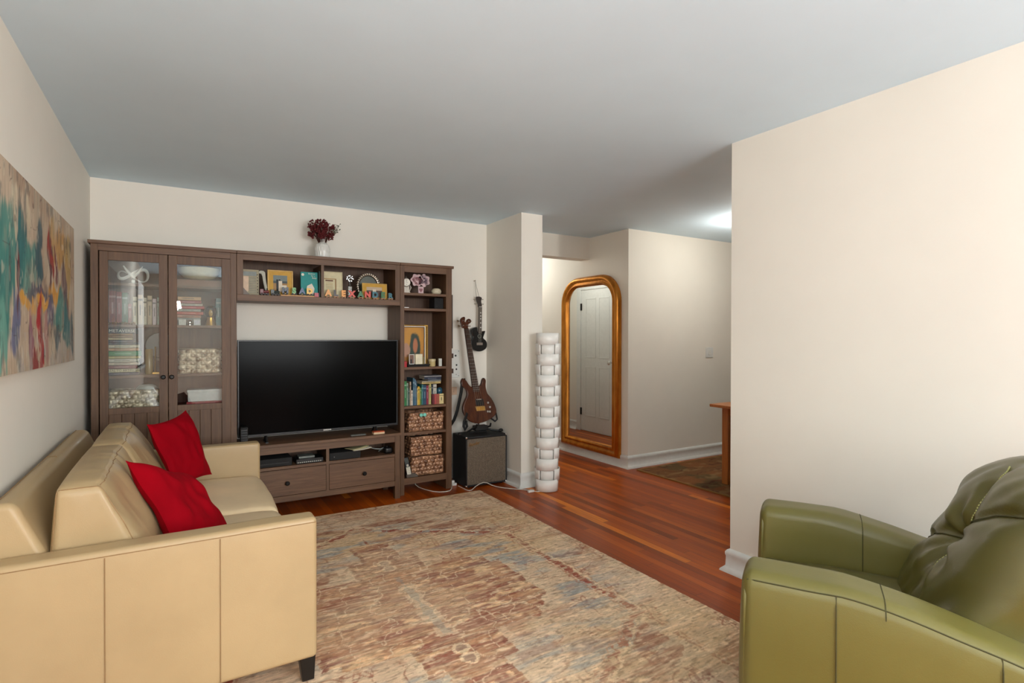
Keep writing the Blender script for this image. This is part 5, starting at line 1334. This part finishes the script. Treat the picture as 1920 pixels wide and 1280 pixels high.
# ================================================================== vase and dried flowers on the bridge
VX, VY = .996, 4.62
vs_ = thing('vase', 'white ribbed bottle vase on top of the wall unit', 'vase', (VX, VY, 1.970))
def ribbed(u, v):
    prof = [(.040, 0), (.052, .010), (.056, .06), (.055, .090), (.044, .118), (.024, .136), (.020, .142), (.020, .160), (.022, .164)]
    t = v*(len(prof)-1); i = min(int(t), len(prof)-2); f = t-i; R_ = prof[i][0]*(1-f)+prof[i+1][0]*f; Z = prof[i][1]*(1-f)+prof[i+1][1]*f
    a = 2*PI*u; tw = max(0, min(1, (Z-.005)/.02))*max(0, min(1, (.135-Z)/.02)); R_ += .0028*tw*abs(math.sin(a*9+Z*38))*1.0 + .0022*tw*abs(math.sin(a*9-Z*38))
    return (VX+R_*math.cos(a), VY+R_*math.sin(a), 1.970+Z)
q = MB(); q.grid(108, 44, ribbed); q.lathe([(.001, 0), (.040, 0)], (VX, VY, 1.971), 24, caps=False); build('body', q, M_cer, vs_, smooth=80)
fl = thing('dried_flowers', 'bunch of dried dark red flowers with a grey-green sprig in the white vase', 'dried flowers', (VX, VY, 2.10))
random.seed(21); st = MB(); he = MB(); g1 = MB(); g2 = MB()
for k in range(105):
    a = random.uniform(0, 2*PI); sp_ = random.random()**.6; tx = VX+math.cos(a)*.098*sp_-.008; ty = VY+math.sin(a)*.085*sp_; tz = 2.152+random.random()*.150*(1-.30*sp_)+.012
    if k < 5: tz += .03
    st.tube([(VX+math.cos(a)*.008, VY+math.sin(a)*.008, 2.05), ((VX+tx)/2+math.cos(a)*.006, (VY+ty)/2, (2.15+tz)/2-.01), (tx, ty, tz)], .0010, 4)
    for j in range(7):
        b_ = random.uniform(0, 2*PI); q_ = random.random(); he.sph((tx+math.cos(b_)*.013*q_, ty+math.sin(b_)*.013*q_, tz-random.random()*.035), .0045+.0035*random.random(), 6)
for k in range(9):
    ex, ez = VX+.075+.062*random.random(), 2.165+.11*random.random(); ey = VY-.03+.05*random.random()
    g1.tube([(VX+.006, VY, 2.06), (VX+.035, VY-.005, 2.14+.02*random.random()), (ex, ey, ez)], .0009, 4)
    for j in range(6):
        t = .45+.55*j/5; x = VX+.035+(ex-VX-.035)*t; zz2 = 2.15+(ez-2.15)*t; g2.sph((x+random.uniform(-.008, .008), ey, zz2+random.uniform(-.010, .010)), .0048, 6)
build('stems', st, mat('dry_stem', 76, 40, 30, .8), fl, smooth=0)['kind'] = 'stuff'
build('flower_heads', he, mat('dark_red_blossom', 96, 14, 18, .8), fl)['kind'] = 'stuff'
build('sprig_stems', g1, mat('sprig_stem', 96, 92, 66, .8), fl, smooth=0); build('sprig_buds', g2, mat('grey_green_bud', 104, 104, 82, .8), fl)['label'] = 'grey-green buds of the sprig'
# the dark board hanging behind the bookcase edge and the white pegboard
q = MB(); q.box(2.10, 2.232, YB-.022, YB, 1.235, 1.745); single('hanging_board', q, mat('dark_wood_board', 46, 30, 22, .5), 'dark narrow hanging board showing past the bookcase edge', 'board', base=(2.166, YB, 1.235), bevel=.002)
pb = thing('pegboard', 'white wall panel with round holes right of the bookcase', 'panel', (2.25, YB, .95))
build('panel', MB().box(2.19, 2.312, YB-.008, YB, .955, 1.222), M_white, pb, bevel=.004)
q = MB()
for x, z2, r_ in ((2.268, 1.165, .010), (2.278, 1.075, .009), (2.276, 1.035, .009), (2.300, 1.208, .004), (2.30, .972, .004), (2.274, .985, .004)): q.lathe([(.001, -.0006), (r_, -.0006)], (x, YB-.0082, z2), 14, axis='y', caps=False)
build('holes', q, M_txt_d, pb, smooth=0)
for z2 in (1.165, 1.02): build('bracket', MB().box(2.205, 2.236, YB-.03, YB-.008, z2-.022, z2+.022), mat('brown_bracket', 74, 50, 38), pb, bevel=.002)
# ================================================================== amplifier
M_tolex = mat('black_tolex', 17, 17, 18, .6, nscale=400, bmp=.3)
am = thing('amplifier', 'black guitar amplifier with silver-brown grille cloth beside the pier', 'amplifier', (2.373, 4.50, 0))
ax0, ax1, ay0, ay1, az0, az1 = 2.163, 2.583, 4.360, 4.640, .014, .458
q = MB(); q.ring([(ax0, az0), (ax1, az0), (ax1, az1), (ax0, az1)], [(ax0+.014, az0+.014), (ax1-.014, az0+.014), (ax1-.014, az1-.020), (ax0+.014, az1-.020)], ay0, ay1, 'y'); q.box(ax0+.012, ax1-.012, ay0+.03, ay1, az0+.012, az1-.018)
build('cabinet', q, M_tolex, am, bevel=.006)
def grille_mat():
    m, nt, b = nodes('silver_brown_grille_cloth'); v = coords(nt)
    sx = nt.nodes.new('ShaderNodeSeparateXYZ'); nt.links.new(v, sx.inputs[0])
    s1 = mth(nt, 'SINE', mth(nt, 'MULTIPLY', sx.outputs[0], 2*PI/.0085)); s2 = mth(nt, 'SINE', mth(nt, 'MULTIPLY', sx.outputs[2], 2*PI/.004))
    f = noise(nt, v, 220, 2, .6); g = mth(nt, 'ADD', mth(nt, 'MULTIPLY', s1, .16), mth(nt, 'ADD', mth(nt, 'MULTIPLY', s2, .05), f))
    nt.links.new(ramp(nt, g, [(.25, rgb(62, 52, 42)), (.55, rgb(104, 90, 74)), (.80, rgb(150, 134, 112))]), b.inputs['Base Color'])
    b.inputs['Roughness'].default_value = .6; bump(nt, b, g, .3, .001); return m
q = MB(); q.box(ax0+.014, ax1-.014, ay0+.005, ay0+.022, az0+.016, az1-.022); build('grille', q, grille_mat(), am)
q = MB(); z_ = az0+.016
for a in (ax0+.014, ax1-.016): q.box(a, a+.002, ay0+.002, ay0+.006, z_, az1-.022)
q.box(ax0+.014, ax1-.014, ay0+.002, ay0+.006, az1-.024, az1-.022); build('grille_trim', q, mat('white_piping', 120, 112, 98), am, smooth=0)
text('script_logo', 'Fender', .040, (2.243, ay0+.003, .392), (PI/2, -.14, 0), mat('bronze_script', 150, 118, 76, .35, metal=.6), am, extrude=.0015, shear=.45, bold=.0008)
q = MB(); q.tube([(2.205, ay0+.003, .372), (2.250, ay0+.002, .382), (2.292, ay0+.003, .400)], .0012, 5); build('logo_flourish', q, mat('bronze_script', 150, 118, 76), am)
for a in (ax0, ax1):
    for b_ in (az0, az1):
        sx = 1 if a == ax0 else -1; sz = 1 if b_ == az0 else -1
        q = MB(); X0, X1 = sorted((a-sx*.0015, a+sx*.016)); Z0, Z1 = sorted((b_-sz*.0015, b_+sz*.016)); q.box(X0, X1, ay0-.0015, ay0+.018, Z0, Z1)
        build('corner_guard', q, M_chrome, am, bevel=.004)
for x in (ax0+.04, ax1-.04):
    for y in (ay0+.04, ay1-.04): q = MB(); q.lathe([(.001, 0), (.012, 0), (.015, .014), (.001, .014)], (x, y, 0), 14, caps=False); build('foot', q, M_blackm, am)
q = MB(); q.tube([(2.29, 4.53, az1), (2.30, 4.53, az1+.010), (2.45, 4.53, az1+.010), (2.46, 4.53, az1)], .007, 8); build('carry_handle', q, M_blackm, am, smooth=60)
AZ = az1
# ================================================================== guitar stand + bass
M_rub = mat('stand_black', 20, 19, 18, .5)
gs = thing('guitar_stand', 'low black folding guitar stand on top of the amplifier', 'guitar stand', (2.40, 4.52, AZ))
def leg_(pts, nm='leg'): q = MB(); q.tube(pts, .0085, 8); build(nm, q, M_rub, gs, smooth=60)
leg_([(2.155, 4.46, AZ+.009), (2.24, 4.50, AZ+.018), (2.34, 4.55, AZ+.045)]); leg_([(2.575, 4.46, AZ+.009), (2.50, 4.50, AZ+.018), (2.43, 4.55, AZ+.045)]); leg_([(2.39, 4.62, AZ+.009), (2.39, 4.58, AZ+.03), (2.39, 4.545, AZ+.055)])
for a in (2.155, 2.575): q = MB(); q.sph((a, 4.46, AZ+.016), .016, 10, sc=(1.5, 1, 1)); build('rubber_foot', q, M_blackm, gs)
q = MB(); q.box(2.325, 2.455, 4.49, 4.56, AZ+.022, AZ+.068); build('yoke', q, M_rub, gs, bevel=.006)
for a in (2.318, 2.462): leg_([(a, 4.545, AZ+.04), (a, 4.49, AZ+.055), (a, 4.462, AZ+.062), (a, 4.452, AZ+.09)], 'cradle_arm')
leg_([(2.39, 4.55, AZ+.05), (2.395, 4.585, AZ+.16), (2.40, 4.60, AZ+.22)], 'back_post'); q = MB(); q.box(2.34, 2.46, 4.592, 4.606, AZ+.20, AZ+.23); build('back_rest', q, M_rub, gs, bevel=.005)
BB = [(2.236, .963), (2.269, .94), (2.296, .899), (2.325, .88), (2.39, .881), (2.422, .904), (2.435, .942), (2.455, .959), (2.473, .936), (2.467, .882), (2.479, .819), (2.515, .773), (2.547, .717), (2.565, .653), (2.549, .61), (2.5, .578), (2.437, .556), (2.356, .545), (2.297, .562), (2.251, .6), (2.22, .65), (2.217, .702), (2.237, .753), (2.262, .795), (2.269, .83), (2.254, .866), (2.222, .893), (2.215, .929)]
HS = [(2.258, 1.519), (2.292, 1.534), (2.3, 1.515), (2.292, 1.491), (2.305, 1.483), (2.317, 1.505), (2.339, 1.516), (2.359, 1.506), (2.356, 1.48), (2.328, 1.46), (2.322, 1.428), (2.278, 1.425), (2.262, 1.433), (2.256, 1.459), (2.248, 1.489)]
def smooth_closed(p, k=3):
    n = len(p); out = []
    for i in range(n):
        p0, p1, p2, p3 = p[i-1], p[i], p[(i+1) % n], p[(i+2) % n]
        for j in range(k):
            t = j/k; out.append(tuple(.5*((2*p1[c])+(-p0[c]+p2[c])*t+(2*p0[c]-5*p1[c]+4*p2[c]-p3[c])*t*t+(-p0[c]+3*p1[c]-3*p2[c]+p3[c])*t**3) for c in (0, 1)))
    return out
def ly(z): return 4.520 + .14*(z-.5)
def lean(mb):
    mb.v = [(x, y+.14*(z-.5), z) for x, y, z in mb.v]; return mb
M_wal = wood('dark_walnut_body', rgb(96, 52, 30), rgb(52, 26, 16), 'z', rough=.25, scale=.8)
M_fb = wood('dark_fretboard', rgb(72, 46, 32), rgb(44, 28, 20), 'z', rough=.4)
ba = thing('bass_guitar', 'dark walnut electric bass with a black strap standing on the amplifier', 'bass guitar', (2.39, 4.53, .545))
def slab(outline, y0, y1, rnd, n=3):
    """outline extruded with rounded edges"""
    cx = sum(p[0] for p in outline)/len(outline); cz = sum(p[1] for p in outline)/len(outline)
    mb = MB(); vs = []; lv = [(y0, rnd), (y0+rnd*.3, rnd*.3), (y0+rnd, 0), (y1-rnd, 0), (y1-rnd*.3, rnd*.3), (y1, rnd)]; m = len(outline)
    nr = []
    for i in range(m):
        a = outline[i-1]; b_ = outline[(i+1) % m]; dx, dz = b_[0]-a[0], b_[1]-a[1]; L = math.hypot(dx, dz) or 1; nr.append((dz/L, -dx/L))
    area = sum(outline[i][0]*outline[(i+1) % m][1]-outline[(i+1) % m][0]*outline[i][1] for i in range(m)); s_ = 1 if area > 0 else -1
    for y, ins in lv:
        for i, p in enumerate(outline): vs.append((p[0]-s_*nr[i][0]*ins, y, p[1]-s_*nr[i][1]*ins))
    fs = []
    for k in range(len(lv)-1):
        for i in range(m):
            j = (i+1) % m; fs.append((k*m+i, k*m+j, (k+1)*m+j, (k+1)*m+i))
    fs.append(tuple(range(m))); fs.append(tuple((len(lv)-1)*m+i for i in range(m-1, -1, -1)))
    return mb.add(vs, fs)
build('body', lean(slab(smooth_closed(BB), 4.50, 4.538, .008)), M_wal, ba, smooth=40)
build('headstock', lean(slab(smooth_closed(HS), 4.512, 4.528, .003)), M_wal, ba, smooth=40)
q = MB(); q.prism([(2.282, 1.430), (2.323, 1.430), (2.391, .845), (2.330, .845)], 4.502, 4.524, 'y'); build('neck', lean(q), M_wal, ba, bevel=.004)
q = MB(); q.prism([(2.283, 1.419), (2.322, 1.419), (2.393, .835), (2.328, .835)], 4.496, 4.503, 'y'); fb2 = build('fretboard', lean(q), M_fb, ba)
q = MB()
for k in range(20):
    z = 1.419-(1.419-.55)*(1-2**(-(k+1)/12)); 
    if z < .84: break
    t = (1.419-z)/.584; q.box(2.283+.045*t, 2.322+.071*t, 4.4945, 4.4965, z-.001, z+.001)
build('fret_wire', lean(q), M_chrome, fb2, smooth=0)
q = MB()
for k in range(4):
    q.tube([(2.290+.0085*k, 4.4925, 1.425), (2.348+.0225*k, 4.486, .690)], .0009, 4)
build('string', lean(q), M_chrome, ba, smooth=0)
for a, b_ in ((2.230, 1.493), (2.236, 1.446)):
    q = MB(); q.tube([(a+.032, 4.523, b_), (a, 4.523, b_)], .0035, 6); q.sph((a-.003, 4.523, b_), .011, 10, sc=(1, .5, 1)); build('tuning_peg', lean(q), mat('bronze_peg', 96, 74, 50, .3, metal=.8), ba)
for a, b_ in ((2.366, 1.494), (2.352, 1.447)):
    q = MB(); q.tube([(a-.02, 4.523, b_), (a+.004, 4.523, b_)], .0035, 6); build('tuning_peg', lean(q), mat('bronze_peg', 96, 74, 50, .3, metal=.8), ba)
for a, b_ in ((2.271, 1.498), (2.272, 1.452), (2.311, 1.455), (2.330, 1.492)): q = MB(); q.lathe([(.001, -.012), (.005, -.012), (.005, 0)], (a, 4.512, b_), 10, axis='y', caps=False); build('string_post', lean(q), M_chrome, ba)
q = MB(); q.prism([(2.345, .770), (2.428, .765), (2.430, .707), (2.347, .712)], 4.490, 4.502, 'y'); pk = build('pickup', lean(q), M_black, ba, bevel=.003)
q = MB(); q.box(2.352, 2.402, 4.488, 4.491, .762, .770); build('pickup_rail', lean(q), M_chrome, pk)
q = MB(); q.prism([(2.339, .703), (2.436, .702), (2.441, .661), (2.350, .660)], 4.489, 4.502, 'y'); bg_ = build('bridge', lean(q), mat('brass_bridge', 196, 156, 92, .35, metal=.5), ba, bevel=.002)
q = MB()
for k in range(4): q.box(2.356+.02*k, 2.368+.02*k, 4.484, 4.490, .668, .696)
build('saddle', lean(q), M_gold, bg_)
for a, b_ in ((2.471, .731), (2.488, .689), (2.462, .650), (2.484, .648)): q = MB(); q.lathe([(.001, -.014), (.010, -.014), (.011, 0)], (a, 4.500, b_), 14, axis='y', caps=False); build('control_knob', lean(q), M_chrome, ba)
def strap(pts, w_, name='strap'):
    m = MB(); P_ = [Vector(p) for p in pts]; vs = []
    for i, p in enumerate(P_):
        t = (P_[min(i+1, len(P_)-1)]-P_[max(i-1, 0)]).normalized(); s_ = t.cross(Vector((0, 1, 0))).normalized()*w_/2
        vs += [p-s_, p+s_]
    fs = [(2*i, 2*i+1, 2*i+3, 2*i+2) for i in range(len(P_)-1)]
    m.add(vs, fs); o = build(name, m, mat('black_webbing', 22, 21, 20, .8), ba, smooth=80, solid=.003); return o
strap([(2.262, 4.575, .948), (2.236, 4.575, .945), (2.222, 4.565, .90), (2.212, 4.56, .84), (2.194, 4.56, .76), (2.172, 4.56, .67), (2.146, 4.57, .59), (2.112, 4.60, .52)], .030)
strap([(2.262, 4.53, .665), (2.240, 4.51, .625), (2.212, 4.50, .575), (2.206, 4.495, .535), (2.222, 4.50, .50), (2.244, 4.505, .53), (2.235, 4.51, .58)], .026)
strap([(2.545, 4.535, .665), (2.562, 4.53, .620), (2.574, 4.53, .565), (2.552, 4.53, .548), (2.522, 4.53, .570), (2.485, 4.525, .590)], .016)
# ================================================================== ukulele on the wall
UB = [(2.406, 1.409), (2.425, 1.43), (2.465, 1.439), (2.472, 1.395), (2.509, 1.397), (2.549, 1.404), (2.553, 1.393), (2.537, 1.352), (2.534, 1.333), (2.563, 1.308), (2.575, 1.272), (2.563, 1.232), (2.517, 1.207), (2.467, 1.206), (2.418, 1.229), (2.396, 1.268), (2.403, 1.308), (2.422, 1.343), (2.41, 1.374)]
UH = [(2.457, 1.728), (2.49, 1.736), (2.519, 1.724), (2.512, 1.69), (2.52, 1.657), (2.513, 1.633), (2.483, 1.632), (2.477, 1.662), (2.465, 1.687)]
M_gloss = mat('gloss_black', 16, 15, 15, .15, var=.03, bmp=0)
uk = thing('ukulele', 'small glossy black cutaway ukulele hanging on the wall', 'ukulele', (2.49, YB, 1.206))
build('body', slab(smooth_closed(UB), 4.728, 4.790, .006), M_gloss, uk, smooth=40)
build('headstock', slab(smooth_closed(UH), 4.735, 4.748, .002), mat('dark_brown_headstock', 46, 34, 28, .4), uk, smooth=40)
q = MB(); q.prism([(2.482, 1.640), (2.516, 1.640), (2.512, 1.378), (2.476, 1.378)], 4.722, 4.740, 'y'); nk = build('neck', q, mat('grey_brown_fretboard', 88, 76, 66, .5), uk, bevel=.002)
q = MB(); q.box(2.482, 2.517, 4.7195, 4.7225, 1.634, 1.638)
for z in (1.579, 1.549, 1.521, 1.481, 1.437): q.box(2.4925, 2.5045, 4.7205, 4.7222, z-.006, z+.004)
build('inlay', q, M_white, nk, smooth=0)
q = MB(); q.lathe([(.001, -.0008), (.015, -.0008)], (2.489, 4.728, 1.352), 20, axis='y', caps=False); build('sound_hole', q, M_blackm, uk)
q = MB(); q.tube([(2.489+.018*math.cos(t), 4.7275, 1.352+.018*math.sin(t)) for t in [2*PI*k/24 for k in range(24)]], .002, 4, closed=True); build('rosette', q, mat('pearl_ring', 150, 152, 138, .3), uk)
q = MB(); q.box(2.457, 2.522, 4.721, 4.729, 1.265, 1.290); build('bridge', q, mat('grey_bridge', 128, 116, 104, .5), uk, bevel=.002)
q = MB()
for k in range(4): q.tube([(2.487+.008*k, 4.7195, 1.640), (2.476+.009*k, 4.7200, 1.278)], .0006, 4)
build('string', q, mat('nylon_string', 176, 172, 160), uk, smooth=0)
for a, b_, s_ in ((2.437, 1.705, 1), (2.447, 1.666, 1), (2.533, 1.709, -1), (2.535, 1.664, -1)):
    q = MB(); q.tube([(a+s_*.030, 4.742, b_), (a, 4.742, b_)], .0025, 6); q.sph((a, 4.742, b_), .007, 8, sc=(1.1, .6, .8)); build('tuning_peg', q, mat('silver_peg', 160, 152, 136, .3, metal=.5), uk)
hk = thing('wall_hook', 'tiny brass wall hook with a thin cord above the ukulele', 'hook', (2.467, YB, 1.892))
q = MB(); q.tube([(2.467, YB, 1.892), (2.467, YB-.03, 1.890), (2.467, YB-.034, 1.897)], .003, 6); build('hook', q, mat('brass_hook', 120, 96, 60, .4, metal=.6), hk)
q = MB(); q.tube([(2.462, 4.738, 1.722), (2.464, 4.765, 1.83), (2.467, 4.776, 1.893), (2.478, 4.765, 1.82), (2.492, 4.738, 1.728)], .0016, 5); build('cord', q, mat('dark_cord', 70, 62, 52), hk, smooth=0)

# ================================================================== white banded floor lamp
LX, LY = 2.775, 3.995
fl_ = thing('floor_lamp', 'tall white column floor lamp of woven plastic bands before the pier', 'floor lamp', (LX, LY, 0))
M_band = plain('white_band_plastic', rgb(246, 243, 236), .35, var=.01, bmp=0)
NT = 15; H_ = 1.365/NT
for k in range(NT):
    q = MB(); z0 = .004+k*H_; z1 = z0+H_+.010; off = (0, .012)[k % 2]; sh = .003*math.sin(k*1.7)+.012*(k/NT)
    F_ = -PI/2-.62      # towards the room
    if k % 2: arcs = [(F_, .66, .094), (F_+1.42, .80, .107), (F_-1.42, .80, .107), (F_+PI, .75, .107)]
    else: arcs = [(F_, 1.12, .107), (F_+1.75, .62, .098), (F_-1.75, .62, .098), (F_+PI, .75, .104)]
    for a, hw, R_ in arcs:
        n = 14
        def fa(u, v, a=a, hw=hw, R_=R_): 
            an = a+hw*(2*u-1); r_ = R_+.0015*math.cos(PI*(2*u-1)/2)+.002*(1 if v > .9 else 0); return (LX+sh+r_*math.cos(an), LY+r_*math.sin(an), z0+(z1-z0)*v)
        q.grid(n, 2, fa)
    build('shade_band', q, M_band, fl_, smooth=60, solid=.0022)
q = MB(); q.lathe([(.001, 0), (.085, 0), (.085, .012), (.001, .012)], (LX, LY, 0), 28, caps=False); build('base', q, M_white, fl_)
q = MB(); q.lathe([(.001, 1.368), (.086, 1.368), (.090, 1.374), (.086, 1.378), (.001, 1.378)], (LX+.012, LY, 0), 28, caps=False); build('top_ring', q, M_white, fl_)
q = MB(); q.tube([(LX, LY, .012), (LX, LY, 1.36)], .008, 8); build('pole', q, M_white, fl_)
# cords on the floor
M_cord = mat('white_cord', 214, 206, 192, .5)
q = MB(); q.tube([(1.80, 4.72, .10), (1.81, 4.66, .02), (1.824, 4.62, .005), (1.838, 4.56, .004), (1.856, 4.50, .004), (1.885, 4.43, .004), (1.925, 4.39, .004), (1.975, 4.372, .004), (2.02, 4.385, .004), (2.055, 4.43, .004), (2.09, 4.50, .006), (2.118, 4.53, .014)], .0038, 8)
single('extension_cord', q, M_cord, 'white power cord looping under the bookcase', 'cord', smooth=60)
q = MB(); q.tube([(2.14, 4.47, .008), (2.150, 4.40, .004), (2.150, 4.34, .004), (2.160, 4.300, .004), (2.185, 4.300, .004), (2.215, 4.325, .006), (2.25, 4.343, .018), (2.29, 4.346, .034), (2.33, 4.347, .042), (2.365, 4.345, .034), (2.40, 4.325, .014), (2.43, 4.28, .005), (2.47, 4.21, .004), (2.53, 4.135, .004), (2.585, 4.080, .004), (2.62, 4.020, .004), (2.655, 3.965, .004), (2.69, 3.955, .004)], .0038, 8)
single('extension_cord', q, M_cord, 'white lamp cord running past the amplifier to the floor lamp', 'cord', smooth=60)
r = thing('power_adapter', 'white plug adapter on the floor between bookcase and amplifier', 'adapter', (2.128, 4.545, 0))
build('body', MB().box(2.100, 2.150, 4.52, 4.58, 0, .022), M_white, r, bevel=.003); build('plug', MB().box(2.108, 2.135, 4.535, 4.565, .022, .044), M_white, r, bevel=.003)
r = thing('cord_switch', 'small white cord switch on the floor at the lamp foot', 'switch', (2.605, 4.015, 0)); q = MB(); q.rbox((2.600, 3.985, .011), (.030, .013, .010), .006, (3, 2, 1)); build('housing', q, M_white, r, smooth=60); build('rocker', MB().box(2.593, 2.607, 3.980, 3.990, .020, .0235), M_trim, r)
